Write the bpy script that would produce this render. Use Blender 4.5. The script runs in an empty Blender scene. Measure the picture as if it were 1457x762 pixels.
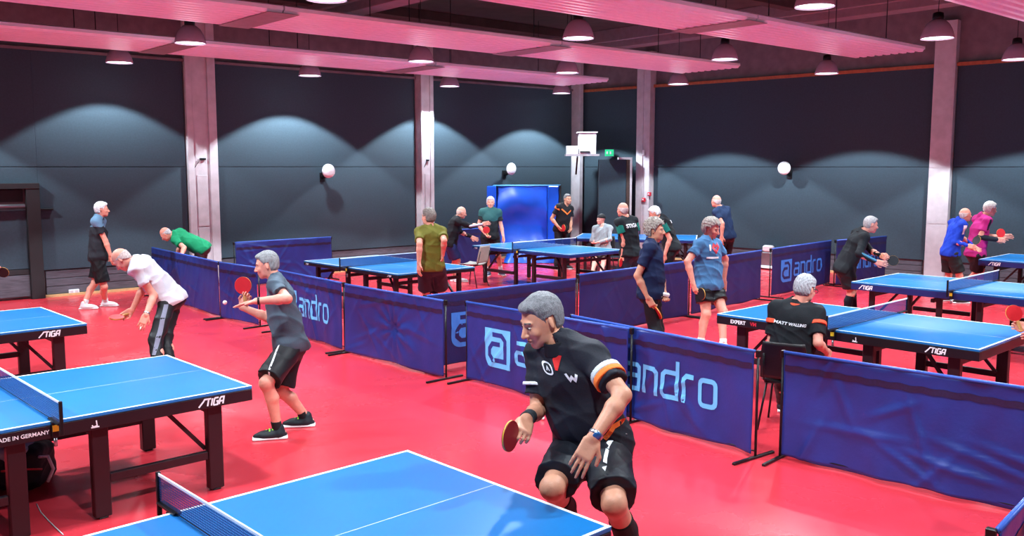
import bpy, math, random
import numpy as np
from mathutils import Vector, Matrix
from mathutils.bvhtree import BVHTree

# ------------------------------------------------------------------ camera, world, exposure
F_PX = 1290.0; HOR = 237.0; CAM_H = 2.37; YAW = math.radians(41.0)
PITCH = math.atan((381.0 - HOR) / F_PX)
scene = bpy.context.scene
cam_d = bpy.data.cameras.new('camera'); cam = bpy.data.objects.new('camera', cam_d)
scene.collection.objects.link(cam); scene.camera = cam
cam_d.sensor_width = 36.0; cam_d.lens = 36.0 * F_PX / 1457.0
cam_d.clip_start = 0.05; cam_d.clip_end = 200
cam.location = (0, 0, CAM_H)
cam.rotation_euler = (math.pi / 2 - PITCH, 0, -YAW)
world = bpy.data.worlds.new('world'); scene.world = world; world.use_nodes = True
world.node_tree.nodes['Background'].inputs[0].default_value = (0.55, 0.62, 0.8, 1)
world.node_tree.nodes['Background'].inputs[1].default_value = 0.03
vs = scene.view_settings
vs.view_transform = 'Standard'; vs.look = 'None'; vs.gamma = 1.0; vs.use_curve_mapping = False
vs.exposure = -0.6
LAMP_W = 330.0          # power of each pendant lamp's downward beam
LEAK_W = 8.0           # light leaking sideways / upwards through the acrylic shade
SPOT_DEG = 113.0
LAMP_COL = (0.80, 0.93, 1.0)
LAMP_Z = 4.2
LAMPS = [(5.5, 16.95), (5.46, 13.62), (5.2, 9.11), (9.19, 16.83), (9.45, 13.31), (12.81, 16.92), (16.15, 16.68),
         (12.74, 13.0), (9.47, 9.44), (13.22, 9.62), (9.68, 5.81), (16.72, 9.72), (16.35, 13.13), (13.37, 6.05), (17.01, 6.32)]
LAMPS_OUT = [(1.8, 16.9), (1.8, 13.3), (1.8, 9.3), (1.8, 5.8), (5.5, 5.6), (1.8, 2.1), (5.5, 2.1), (9.6, 2.1), (13.3, 2.3), (17.0, 2.5), (-1.9, 5.8), (5.5, -1.6), (-1.9, 9.5), (9.5, -1.6)]

# ------------------------------------------------------------------ coordinates
cA, sA = math.cos(YAW), math.sin(YAW)
def W(x, y, z=0.0):                     # survey frame (x right, y ahead) -> room axes
    return Vector((x * cA + y * sA, -x * sA + y * cA, z))
def ray(px, py):
    x = (px - 728.5) / F_PX; v = -(py - 381.0) / F_PX
    y = math.cos(PITCH) + v * math.sin(PITCH); z = -math.sin(PITCH) + v * math.cos(PITCH)
    return W(x, y, z).normalized()
FWD = W(0, 1)
CAMP = Vector((0, 0, CAM_H))
def on_plane(px, py, z=0.0):
    r = ray(px, py); return CAMP + r * ((z - CAM_H) / r.z)
def at_depth(px, py, d):
    r = ray(px, py); return CAMP + r * (d / r.dot(FWD))
def reach(p0, px, py, L, side=0):       # the point at bone length L from p0 in the surveyed direction
    r = ray(px, py); oc = CAMP - p0
    b = oc.dot(r); c = oc.dot(oc) - L * L; D = b * b - c
    if D <= 0:
        q = CAMP + r * (-b); v = q - p0
        return p0 + v.normalized() * L if v.length > L * 1.25 else q
    t = -b + (math.sqrt(D) if side > 0 else -math.sqrt(D))
    if side == 0: t = -b
    q = CAMP + r * t
    if side == 0: q = p0 + (q - p0).normalized() * L
    return q
def ydir(deg):
    a = math.radians(deg); v = W(math.cos(a), math.sin(a)); return v

# ------------------------------------------------------------------ materials
def srgb(r, g, b):
    f = lambda c: (c / 255) / 12.92 if c / 255 <= 0.04045 else ((c / 255 + 0.055) / 1.055) ** 2.4
    return (f(r), f(g), f(b), 1)
MATS = {}
def mat(name, col, rough=0.6, noise=0.0, scale=20.0, bump=0.0, bscale=None, metal=0.0, spec=0.5, emit=None, estr=0, alpha=1.0, sheen=0.0, stretch=None, coat=0.0):
    if name in MATS: return MATS[name]
    m = bpy.data.materials.new(name); m.use_nodes = True
    nt = m.node_tree; b = nt.nodes['Principled BSDF']
    col = tuple(col) + ((1,) if len(col) == 3 else ())
    b.inputs['Base Color'].default_value = col
    b.inputs['Roughness'].default_value = rough; b.inputs['Metallic'].default_value = metal
    b.inputs['Specular IOR Level'].default_value = spec
    b.inputs['Alpha'].default_value = alpha
    b.inputs['Coat Weight'].default_value = coat
    if emit: b.inputs['Emission Color'].default_value = emit; b.inputs['Emission Strength'].default_value = estr
    tc = nt.nodes.new('ShaderNodeTexCoord'); mp = nt.nodes.new('ShaderNodeMapping')
    nt.links.new(tc.outputs['Object'], mp.inputs[0])
    if stretch: mp.inputs['Scale'].default_value = stretch
    if noise > 0:
        n = nt.nodes.new('ShaderNodeTexNoise'); n.inputs['Scale'].default_value = scale; n.inputs['Detail'].default_value = 6
        nt.links.new(mp.outputs[0], n.inputs['Vector'])
        mx = nt.nodes.new('ShaderNodeMixRGB'); mx.blend_type = 'MIX'
        lo = tuple(c * (1 - noise) for c in col[:3]) + (1,); hi = tuple(min(1, c * (1 + noise)) for c in col[:3]) + (1,)
        mx.inputs[1].default_value = lo; mx.inputs[2].default_value = hi
        cr = nt.nodes.new('ShaderNodeMapRange'); cr.inputs[1].default_value = 0.3; cr.inputs[2].default_value = 0.7
        nt.links.new(n.outputs[0], cr.inputs[0]); nt.links.new(cr.outputs[0], mx.inputs[0]); nt.links.new(mx.outputs[0], b.inputs['Base Color'])
    if bump > 0:
        n2 = nt.nodes.new('ShaderNodeTexNoise'); n2.inputs['Scale'].default_value = bscale or scale; n2.inputs['Detail'].default_value = 4
        nt.links.new(mp.outputs[0], n2.inputs['Vector'])
        bp = nt.nodes.new('ShaderNodeBump'); bp.inputs['Strength'].default_value = bump; bp.inputs['Distance'].default_value = 0.01
        nt.links.new(n2.outputs[0], bp.inputs['Height']); nt.links.new(bp.outputs[0], b.inputs['Normal'])
    MATS[name] = m; return m

def floor_material():
    m = mat('red_sports_floor', srgb(206, 52, 64), rough=0.3, noise=0.06, scale=0.8, spec=0.5)
    nt = m.node_tree; b = nt.nodes['Principled BSDF']
    tc = [n for n in nt.nodes if n.type == 'TEX_COORD'][0]
    # scuffs: patchy roughness
    n = nt.nodes.new('ShaderNodeTexNoise'); n.inputs['Scale'].default_value = 1.6; n.inputs['Detail'].default_value = 8; n.inputs['Distortion'].default_value = 0.6
    nt.links.new(tc.outputs['Object'], n.inputs['Vector'])
    mr = nt.nodes.new('ShaderNodeMapRange'); mr.inputs[1].default_value = 0.35; mr.inputs[2].default_value = 0.65; mr.inputs[3].default_value = 0.2; mr.inputs[4].default_value = 0.29
    nt.links.new(n.outputs[0], mr.inputs[0]); nt.links.new(mr.outputs[0], b.inputs['Roughness'])
    n3 = nt.nodes.new('ShaderNodeTexNoise'); n3.inputs['Scale'].default_value = 60
    nt.links.new(tc.outputs['Object'], n3.inputs['Vector'])
    bp = nt.nodes.new('ShaderNodeBump'); bp.inputs['Strength'].default_value = 0.05; bp.inputs['Distance'].default_value = 0.01
    nt.links.new(n3.outputs[0], bp.inputs['Height']); nt.links.new(bp.outputs[0], b.inputs['Normal'])
    return m
M_FLOOR = floor_material()
M_PANEL = mat('black_acoustic_board', srgb(50, 68, 80), rough=0.9, noise=0.10, scale=30, bump=0.25, bscale=160)
M_CONC = mat('painted_concrete', srgb(196, 190, 196), rough=0.75, noise=0.10, scale=6, bump=0.2, bscale=40)
M_BAND = mat('raw_concrete_band', srgb(122, 108, 114), rough=0.85, noise=0.16, scale=5, bump=0.3, bscale=60)
M_CEIL = mat('dark_roof_deck', srgb(78, 62, 62), rough=0.85, noise=0.2, scale=3)
M_BEAM = mat('grey_roof_beam', srgb(140, 122, 128), rough=0.7, noise=0.1, scale=8)
M_RAD = mat('white_radiant_sheet', srgb(236, 214, 232), rough=0.38, noise=0.03, scale=8, spec=0.6)
M_WOODTRIM = mat('orange_wood_trim', srgb(170, 95, 60), rough=0.6, noise=0.2, scale=12)
M_BASE = mat('pale_wood_strip', srgb(205, 170, 120), rough=0.5, noise=0.1, scale=20)
M_WAIN = mat('grey_stained_boards', srgb(84, 82, 92), rough=0.7, noise=0.35, scale=6, stretch=(1, 1, 14))
M_BLACK = mat('black_metal', srgb(20, 20, 24), rough=0.4, metal=0.3, spec=0.5)
M_DARK = mat('dark_recess', srgb(30, 26, 32), rough=0.8, noise=0.1)
M_BLACKWOOD = mat('black_door_board', srgb(28, 26, 30), rough=0.6, noise=0.15, scale=9)
M_STEEL = mat('brushed_steel', srgb(170, 175, 182), rough=0.3, metal=0.9, noise=0.05)
M_TABLE = mat('blue_table_top', srgb(22, 112, 182), rough=0.33, noise=0.04, scale=3, spec=0.55)
M_LINE = mat('white_line_paint', srgb(236, 240, 245), rough=0.5, noise=0.02)
M_APRON = mat('black_table_frame', srgb(24, 18, 24), rough=0.35, noise=0.1, scale=9)
M_APRONB = mat('navy_table_frame', srgb(22, 38, 96), rough=0.35, noise=0.1, scale=9)
M_LEG = mat('dark_leg_red_reflection', srgb(34, 18, 24), rough=0.4, noise=0.1, scale=9)  # near-black legs, with the floor's red reflection put into the base colour
M_WHITE = mat('white_plastic', srgb(232, 234, 238), rough=0.4, noise=0.02)
M_PRINT = mat('white_print', srgb(235, 238, 242), rough=0.5, noise=0.01)
M_YEL = mat('yellow_sticker', srgb(220, 200, 40), rough=0.5, noise=0.05)
M_CLOTH = mat('navy_barrier_cloth', srgb(20, 42, 118), rough=0.45, noise=0.10, scale=5, bump=0.15, bscale=40, spec=0.5)
M_CLOTH2 = mat('dark_navy_barrier_cloth', srgb(20, 26, 84), rough=0.55, noise=0.10, scale=5, bump=0.15, bscale=40, spec=0.4)
M_HEM = mat('dark_hem_band', srgb(26, 14, 58), rough=0.5, noise=0.3, scale=60)
M_LOGO = mat('light_blue_print', srgb(96, 178, 232), rough=0.5, noise=0.03)
M_LOGOD = mat('blue_print', srgb(50, 120, 205), rough=0.5, noise=0.03)
M_TAPE = mat('white_net_tape', srgb(225, 230, 238), rough=0.6, noise=0.03)
M_MAT = mat('bright_blue_vinyl', srgb(10, 82, 205), rough=0.35, noise=0.08, scale=4, spec=0.6)
M_BALL = mat('white_ball', srgb(245, 240, 232), rough=0.4, noise=0.02)
M_RED = mat('red_rubber', srgb(196, 24, 36), rough=0.45, noise=0.05)
M_REDD = mat('dark_red_rubber', srgb(120, 8, 22), rough=0.4, noise=0.05)
M_BLKR = mat('black_rubber', srgb(22, 22, 26), rough=0.5, noise=0.05)
M_WOOD = mat('pale_bat_wood', srgb(200, 150, 90), rough=0.5, noise=0.15, scale=40)
M_EDGE = mat('yellow_edge_tape', srgb(225, 170, 60), rough=0.5, noise=0.05)
M_LAMPSH = mat('smoky_acrylic_shade', srgb(190, 160, 182), rough=0.25, noise=0.03, spec=0.6)
M_EMIT = mat('lamp_glow', (1, 1, 1), emit=(0.82, 0.97, 1.0, 1), estr=6.0)
M_EXIT = mat('green_exit_face', srgb(20, 170, 110), emit=srgb(40, 220, 150), estr=0.9)
M_SIGNRED = mat('red_alarm_plastic', srgb(200, 40, 60), rough=0.4, noise=0.03)

def net_material():
    m = mat('net_mesh', srgb(16, 44, 110), rough=0.8, noise=0.05)
    nt = m.node_tree; b = nt.nodes['Principled BSDF']; out = nt.nodes['Material Output']
    tc = [n for n in nt.nodes if n.type == 'TEX_COORD'][0]
    br = nt.nodes.new('ShaderNodeTexBrick'); br.offset = 0; br.inputs['Scale'].default_value = 1
    br.inputs['Color1'].default_value = (0, 0, 0, 1); br.inputs['Color2'].default_value = (0, 0, 0, 1); br.inputs['Mortar'].default_value = (1, 1, 1, 1)
    br.inputs['Brick Width'].default_value = 0.012; br.inputs['Row Height'].default_value = 0.012; br.inputs['Mortar Size'].default_value = 0.0020; br.inputs['Mortar Smooth'].default_value = 0
    mp = nt.nodes.new('ShaderNodeMapping'); mp.inputs['Rotation'].default_value = (math.pi / 2, 0, math.pi / 2)
    sx = nt.nodes.new('ShaderNodeSeparateXYZ'); cb = nt.nodes.new('ShaderNodeCombineXYZ')
    nt.links.new(tc.outputs['Object'], sx.inputs[0]); nt.links.new(sx.outputs[1], cb.inputs[0]); nt.links.new(sx.outputs[2], cb.inputs[1])
    nt.links.new(cb.outputs[0], br.inputs['Vector'])
    tr = nt.nodes.new('ShaderNodeBsdfTransparent'); mx = nt.nodes.new('ShaderNodeMixShader')
    ad = nt.nodes.new('ShaderNodeMath'); ad.operation = 'MAXIMUM'; ad.inputs[1].default_value = 0.38
    nt.links.new(br.outputs['Color'], ad.inputs[0])
    nt.links.new(ad.outputs[0], mx.inputs[0]); nt.links.new(tr.outputs[0], mx.inputs[1]); nt.links.new(b.outputs[0], mx.inputs[2]); nt.links.new(mx.outputs[0], out.inputs[0])
    return m
M_NET = net_material()

# ------------------------------------------------------------------ mesh helpers
COL = scene.collection
def link(o, parent=None):
    COL.objects.link(o)
    if parent is not None: o.parent = parent
    return o
def thing(name, label, cat, loc=(0, 0, 0), rotz=0.0, group=None):
    o = bpy.data.objects.new(name, None); COL.objects.link(o); o.location = loc; o.rotation_euler = (0, 0, rotz)
    o.empty_display_size = 0.1
    o['label'] = label; o['category'] = cat
    if group: o['group'] = group
    return o
def tag(o, label=None, cat=None, group=None, kind=None):
    if label: o['label'] = label
    if cat: o['category'] = cat
    if group: o['group'] = group
    if kind: o['kind'] = kind
    return o
class MB:
    def __init__(s): s.v = []; s.f = []; s.mi = []; s.sm = []
    def add(s, vs_, fs, mi=0, smooth=False):
        n = len(s.v); s.v += [tuple(v) for v in vs_]
        for f in fs: s.f.append(tuple(i + n for i in f)); s.mi.append(mi); s.sm.append(smooth)
    def box(s, x0, x1, y0, y1, z0, z1, mi=0):
        v = [(x0, y0, z0), (x1, y0, z0), (x1, y1, z0), (x0, y1, z0), (x0, y0, z1), (x1, y0, z1), (x1, y1, z1), (x0, y1, z1)]
        s.add(v, [(0, 3, 2, 1), (4, 5, 6, 7), (0, 1, 5, 4), (1, 2, 6, 5), (2, 3, 7, 6), (3, 0, 4, 7)], mi)
    def bbox(s, x0, x1, y0, y1, z0, z1, b=0.005, mi=0):     # box with chamfered vertical + horizontal edges
        def ring(ix, z): return [(x0 + ix, y0 + b, z), (x0 + b, y0 + ix, z), (x1 - b, y0 + ix, z), (x1 - ix, y0 + b, z), (x1 - ix, y1 - b, z), (x1 - b, y1 - ix, z), (x0 + b, y1 - ix, z), (x0 + ix, y1 - b, z)]
        def ring2(z): return [(x0 + b, y0 + b * 1.5, z), (x0 + b * 1.5, y0 + b, z), (x1 - b * 1.5, y0 + b, z), (x1 - b, y0 + b * 1.5, z), (x1 - b, y1 - b * 1.5, z), (x1 - b * 1.5, y1 - b, z), (x0 + b * 1.5, y1 - b, z), (x0 + b, y1 - b * 1.5, z)]
        R = [ring2(z0), ring(0, z0 + b), ring(0, z1 - b), ring2(z1)]
        v = sum(R, []); fs = [tuple(range(7, -1, -1)), tuple(range(24, 32))]
        for k in range(3):
            for i in range(8): j = (i + 1) % 8; fs.append((k * 8 + i, k * 8 + j, k * 8 + 8 + j, k * 8 + 8 + i))
        s.add(v, fs, mi)
    def beam(s, a, b, w, h, mi=0):                           # rectangular bar between two points
        a = Vector(a); b = Vector(b); d = (b - a).normalized()
        up = Vector((0, 0, 1)) if abs(d.z) < 0.95 else Vector((1, 0, 0))
        r = d.cross(up).normalized(); u = r.cross(d).normalized()
        v = []
        for p in (a, b):
            for sx, sy in ((-1, -1), (1, -1), (1, 1), (-1, 1)): v.append(p + r * (sx * w / 2) + u * (sy * h / 2))
        s.add(v, [(0, 3, 2, 1), (4, 5, 6, 7), (0, 1, 5, 4), (1, 2, 6, 5), (2, 3, 7, 6), (3, 0, 4, 7)], mi)
    def tube(s, pts, r, n=10, mi=0, cap=True):
        pts = [Vector(p) for p in pts]; rs = r if isinstance(r, (list, tuple)) else [r] * len(pts)
        rings = []
        prev = None
        for i, p in enumerate(pts):
            d = (pts[min(i + 1, len(pts) - 1)] - pts[max(i - 1, 0)]).normalized()
            up = Vector((0, 0, 1)) if abs(d.z) < 0.9 else Vector((1, 0, 0))
            if prev is not None:
                rr = (prev - d * prev.dot(d)).normalized()
            else: rr = d.cross(up).normalized()
            prev = rr; u = d.cross(rr)
            rings.append([p + (rr * math.cos(2 * math.pi * k / n) + u * math.sin(2 * math.pi * k / n)) * rs[i] for k in range(n)])
        v = sum(rings, []); fs = []
        for i in range(len(pts) - 1):
            for k in range(n): j = (k + 1) % n; fs.append((i * n + k, i * n + j, (i + 1) * n + j, (i + 1) * n + k))
        if cap: fs.append(tuple(range(n - 1, -1, -1))); fs.append(tuple(range(len(v) - n, len(v))))
        s.add(v, fs, mi, True)
    def lathe(s, prof, c=(0, 0, 0), n=28, mi=0, cap=False):
        v = []; fs = []
        for r, z in prof:
            for k in range(n): a = 2 * math.pi * k / n; v.append((c[0] + r * math.cos(a), c[1] + r * math.sin(a), c[2] + z))
        for i in range(len(prof) - 1):
            for k in range(n): j = (k + 1) % n; fs.append((i * n + k, i * n + j, (i + 1) * n + j, (i + 1) * n + k))
        if cap: fs.append(tuple(range(n - 1, -1, -1))); fs.append(tuple(range(len(v) - n, len(v))))
        s.add(v, fs, mi, True)
    def build(s, name, ms, parent=None, loc=None):
        me = bpy.data.meshes.new(name); me.from_pydata(s.v, [], s.f)
        ms = ms if isinstance(ms, (list, tuple)) else [ms]
        for m in ms: me.materials.append(m)
        me.polygons.foreach_set('material_index', s.mi); me.polygons.foreach_set('use_smooth', s.sm)
        me.update()
        o = bpy.data.objects.new(name, me); link(o, parent)
        if loc is not None: o.location = loc
        return o
def copy_tree(o, parent=None):
    c = o.copy(); COL.objects.link(c); c.parent = parent
    for ch in list(o.children): copy_tree(ch, c)
    return c

def text_verts(txt, size, shear=0.0, bold=0.0):
    cu = bpy.data.curves.new('t', 'FONT'); cu.body = txt; cu.size = size; cu.shear = shear; cu.offset = bold
    cu.align_x = 'CENTER'; cu.align_y = 'CENTER'; cu.resolution_u = 3
    o = bpy.data.objects.new('t', cu); COL.objects.link(o)
    dg = bpy.context.evaluated_depsgraph_get(); dg.update()
    me = bpy.data.meshes.new_from_object(o.evaluated_get(dg))
    v = [tuple(x.co) for x in me.vertices]; f = [tuple(p.vertices) for p in me.polygons]
    bpy.data.objects.remove(o); bpy.data.curves.remove(cu); bpy.data.meshes.remove(me)
    return v, f
def strokes(paths, w, step=0.03, closed=()):
    """flat ribbons with mitred joints: returns 2-D verts, faces"""
    V = []; Fc = []
    for k, P in enumerate(paths):
        P = [Vector(p) for p in P]
        cl = k in closed
        # subdivide
        Q = []
        n = len(P)
        segs = n if cl else n - 1
        for i in range(segs):
            a, b = P[i], P[(i + 1) % n]; m = max(1, int((b - a).length / step))
            for j in range(m): Q.append(a.lerp(b, j / m))
        if not cl: Q.append(P[-1])
        m = len(Q); base = len(V)
        for i in range(m):
            if cl: a, b = Q[i - 1], Q[(i + 1) % m]
            else: a, b = Q[max(i - 1, 0)], Q[min(i + 1, m - 1)]
            d1 = (Q[i] - a).normalized() if (Q[i] - a).length > 1e-6 else (b - Q[i]).normalized()
            d2 = (b - Q[i]).normalized() if (b - Q[i]).length > 1e-6 else d1
            d = (d1 + d2).normalized(); nn = Vector((-d.y, d.x)); sc = 1 / max(0.6, nn.dot(Vector((-d1.y, d1.x))))
            V.append(tuple(Q[i] + nn * w / 2 * sc)); V.append(tuple(Q[i] - nn * w / 2 * sc))
        for i in range(m if cl else m - 1):
            j = (i + 1) % m
            Fc.append((base + 2 * i, base + 2 * i + 1, base + 2 * j + 1, base + 2 * j))
    return V, Fc
def rrect(x0, y0, x1, y1, r=0.03, n=3):
    pts = []
    for cx_, cy_, a0 in ((x1 - r, y1 - r, 0), (x0 + r, y1 - r, 90), (x0 + r, y0 + r, 180), (x1 - r, y0 + r, 270)):
        for i in range(n + 1):
            a = math.radians(a0 + 90 * i / n); pts.append((cx_ + r * math.cos(a), cy_ + r * math.sin(a)))
    return pts

# ================================================================== THE HALL
mb = MB(); mb.box(-5, 22, -5, 19, -0.1, 0); o = mb.build('floor', M_FLOOR); tag(o, kind='structure', label='glossy red sports floor')
mb = MB(); mb.box(-5, 22, -5, 19, 5.75, 5.9); o = mb.build('ceiling', M_CEIL); tag(o, kind='structure', label='dark brown roof deck above the hanging strips')
WY = 18.0
RW0 = Vector((18.1, 18.0, 0)); RWD = Vector((math.sin(math.radians(6)), -math.cos(math.radians(6)), 0)); RWN = Vector((-RWD.y, RWD.x, 0)) * -1
if RWN.x > 0: RWN = -RWN                                      # into the room
mb = MB(); mb.box(-5, 18.6, WY, WY + 0.2, 0, 5.75); wall_back = mb.build('wall_back', M_BAND); tag(wall_back, kind='structure', label='concrete back wall behind dark acoustic boards')
def rwbox(mb, t0, t1, n0, n1, z0, z1, mi=0):                  # box in right-wall coordinates (t along the wall from the corner, n into the room)
    v = []
    for z in (z0, z1):
        for t, n in ((t0, n0), (t1, n0), (t1, n1), (t0, n1)):
            p = RW0 + RWD * t + RWN * n; v.append((p.x, p.y, z))
    mb.add(v, [(0, 1, 2, 3), (7, 6, 5, 4), (4, 5, 1, 0), (5, 6, 2, 1), (6, 7, 3, 2), (7, 4, 0, 3)], mi)
mb = MB(); rwbox(mb, -0.3, 23.2, -0.2, 0, 0, 5.75); o = mb.build('wall_right', M_BAND); tag(o, kind='structure', label='concrete right wall behind dark acoustic boards')
mb = MB(); mb.box(-5.2, -5, -5, 19, 0, 5.75); o = mb.build('wall_left', M_BAND); tag(o, kind='structure')
mb = MB(); mb.box(-5, 22, -5.2, -5, 0, 5.75); o = mb.build('wall_front', M_BAND); tag(o, kind='structure')

# acoustic boards: two tiers per bay, joint at 2.37 m
def struct(name, label=None):
    o = bpy.data.objects.new(name, None); COL.objects.link(o); o['kind'] = 'structure'
    if label: o['label'] = label
    return o
tb = struct('trim_1', 'dark acoustic boards lining the back wall')
for x0, x1 in ((-5, 3.6), (4.3, 7.0), (7.66, 12.52), (13.0, 17.75)):
    mb = MB(); mb.bbox(x0, x1, WY - 0.07, WY - 0.001, 0.5, 2.36, 0.004); mb.build('panel', M_PANEL, tb)
    mb = MB(); mb.bbox(x0, x1, WY - 0.07, WY - 0.001, 2.372, 4.42, 0.004); mb.build('panel', M_PANEL, tb)
mb = MB(); mb.bbox(3.6, 4.3, WY - 0.07, WY - 0.001, 2.0, 2.36, 0.004); mb.build('panel', M_PANEL, tb)
mb = MB(); mb.bbox(3.6, 4.3, WY - 0.07, WY - 0.001, 2.372, 4.42, 0.004); mb.build('panel', M_PANEL, tb)
tr = struct('trim_2', 'dark acoustic boards lining the right wall')
for t0, t1 in ((0.15, 2.13), (2.57, 9.43), (9.88, 16.2), (16.8, 23)):
    mb = MB(); rwbox(mb, t0, t1, 0.001, 0.07, 0.42, 2.36); mb.build('panel', M_PANEL, tr)
    mb = MB(); rwbox(mb, t0, t1, 0.001, 0.07, 2.372, 4.39); mb.build('panel', M_PANEL, tr)
# wainscot boards below the panels on the back wall
tw = struct('trim_3', 'grey stained boards along the foot of the back wall')
for x0, x1 in ((-5, 2.0), (4.35, 7.0), (7.66, 12.52), (13.0, 17.75)):
    for k in range(3):
        mb = MB(); mb.bbox(x0, x1, WY - 0.045, WY - 0.002, 0.05 + k * 0.145, 0.185 + k * 0.145, 0.004); mb.build('board', M_WAIN, tw)
tw = struct('trim_4', 'grey stained boards along the foot of the right wall')
for t0, t1 in ((0.15, 2.05), (2.62, 9.35), (9.95, 16.2)):
    for k in range(3):
        mb = MB(); rwbox(mb, t0, t1, 0.002, 0.045, 0.05 + k * 0.125, 0.165 + k * 0.125); mb.build('board', M_WAIN, tw)
mb = MB(); mb.box(4.32, 17.9, WY - 0.09, WY - 0.05, 0, 0.045); o = mb.build('baseboard_back', M_BASE); tag(o, kind='structure', label='thin pale wood strip where back wall meets floor')
mb = MB(); rwbox(mb, 0.1, 23, 0.05, 0.09, 0, 0.045); o = mb.build('baseboard_right', M_BASE); tag(o, kind='structure')
mb = MB(); rwbox(mb, 0.1, 23, 0.002, 0.12, 4.39, 4.46); o = mb.build('trim_5', M_WOODTRIM); tag(o, kind='structure', label='orange brown wood strip above the right wall boards')
mb = MB(); mb.box(-5, 17.9, WY - 0.1, WY - 0.002, 4.42, 4.47); o = mb.build('trim_6', M_BAND); tag(o, kind='structure')

# pillars
def pillar(n, boxfn, label):
    e = struct('trim_%d' % n, label)
    return e
def back_pillar(n, x0, x1, dep, label):
    e = struct('trim_%d' % n, label)
    mb = MB(); y1 = WY - 0.003; y0 = WY - dep
    mb.bbox(x0, x1, y0 + 0.03, y1, 0, 5.3, 0.012); mb.build('pillar_shaft', M_CONC, e)
    w = x1 - x0
    for a, b in ((0, 0.2), (0.72, 1.0)):
        mb = MB(); mb.bbox(x0 + a * w, x0 + b * w, y0, y0 + 0.028, 0.05, 5.2, 0.006); mb.build('pillar_flange', M_CONC, e)
    mb = MB(); mb.bbox(x0 + 0.28 * w, x0 + 0.64 * w, y0 + 0.015, y0 + 0.029, 0.2, 1.15, 0.004); mb.build('cover_plate', M_CONC, e)
    mb = MB(); mb.bbox(x0 + 0.28 * w, x0 + 0.64 * w, y0 + 0.015, y0 + 0.029, 1.18, 2.2, 0.004); mb.build('cover_plate', M_CONC, e)
    mb = MB(); mb.box(x0 + 0.38 * w, x0 + 0.58 * w, y0 - 0.01, y0 + 0.02, 2.5, 2.54); mb.tube([(x0 + 0.4 * w, y0, 2.52), (x0 + 0.2 * w, y0 + 0.01, 2.35)], 0.006); mb.build('bracket', M_BLACK, e)
back_pillar(7, 7.03, 7.64, 0.14, 'wide pale concrete pillar behind the man in green')
back_pillar(8, 12.56, 12.92, 0.30, 'pale concrete pillar behind the man in the olive shirt')
e = struct('trim_9', 'paired pale steel columns in the far corner')
mb = MB(); mb.bbox(17.78, 17.92, WY - 0.36, WY - 0.003, 0, 5.3, 0.01); mb.build('column', M_CONC, e)
mb = MB(); mb.bbox(17.95, 18.07, WY - 0.2, WY - 0.003, 0, 5.3, 0.01); mb.build('column', M_CONC, e)
for n, (t0, t1, lb) in enumerate(((2.15, 2.55, 'pale double pillar with a red alarm button on the right wall'), (9.45, 9.86, 'pale concrete pillar left of the player in magenta'), (16.22, 16.78, 'pale pillar on the right wall beyond the frame'))):
    e = struct('trim_%d' % (10 + n), lb)
    mb = MB(); rwbox(mb, t0, t1, 0.002, 0.2, 0, 5.3); mb.build('pillar_shaft', M_CONC, e)
    if n == 0:
        mb = MB(); rwbox(mb, t0, t0 + 0.2, 0.2, 0.28, 0, 5.2); mb.build('pillar_flange', M_CONC, e)
        mb = MB(); rwbox(mb, t1 - 0.2, t1, 0.2, 0.26, 0, 5.2); mb.build('pillar_flange', M_CONC, e)
    else:
        for k in range(4):
            mb = MB(); rwbox(mb, t0 + 0.02, t1 - 0.02, 0.2, 0.206, 0.05 + k * 1.15, 1.16 + k * 1.15); mb.build('pillar_face', M_CONC, e)

# roof beams running towards the right wall, and cross members
for i, (x, w) in enumerate(((17.2, 0.42), (9.5, 0.42), (1.9, 0.42))):
    mb = MB(); mb.bbox(x - w / 2, x + w / 2, -5, 17.9, 5.3, 5.748, 0.01); o = mb.build('trim_%d' % (14 + i), M_BEAM); tag(o, kind='structure', label=('roof beam beside the right wall', 'roof beam across the middle of the hall', 'roof beam near the gallery')[i])
    mb = MB(); mb.bbox(x - w * 0.8, x - w / 2 - 0.02, -5, 17.9, 5.45, 5.748, 0.01); o = mb.build('trim_%d' % (18 + i), M_BEAM); tag(o, kind='structure')
mb = MB()
deck = struct('trim_21', 'dark purlins under the roof deck')
for y in (1, 4.2, 7.4, 10.6, 13.8, 16.6):
    for x0, x1 in ((2.1, 9.1), (9.72, 16.8)):
        mb = MB(); mb.bbox(x0, x1, y - 0.12, y + 0.12, 5.55, 5.748, 0.008); mb.build('purlin', M_CEIL, deck)

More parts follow.
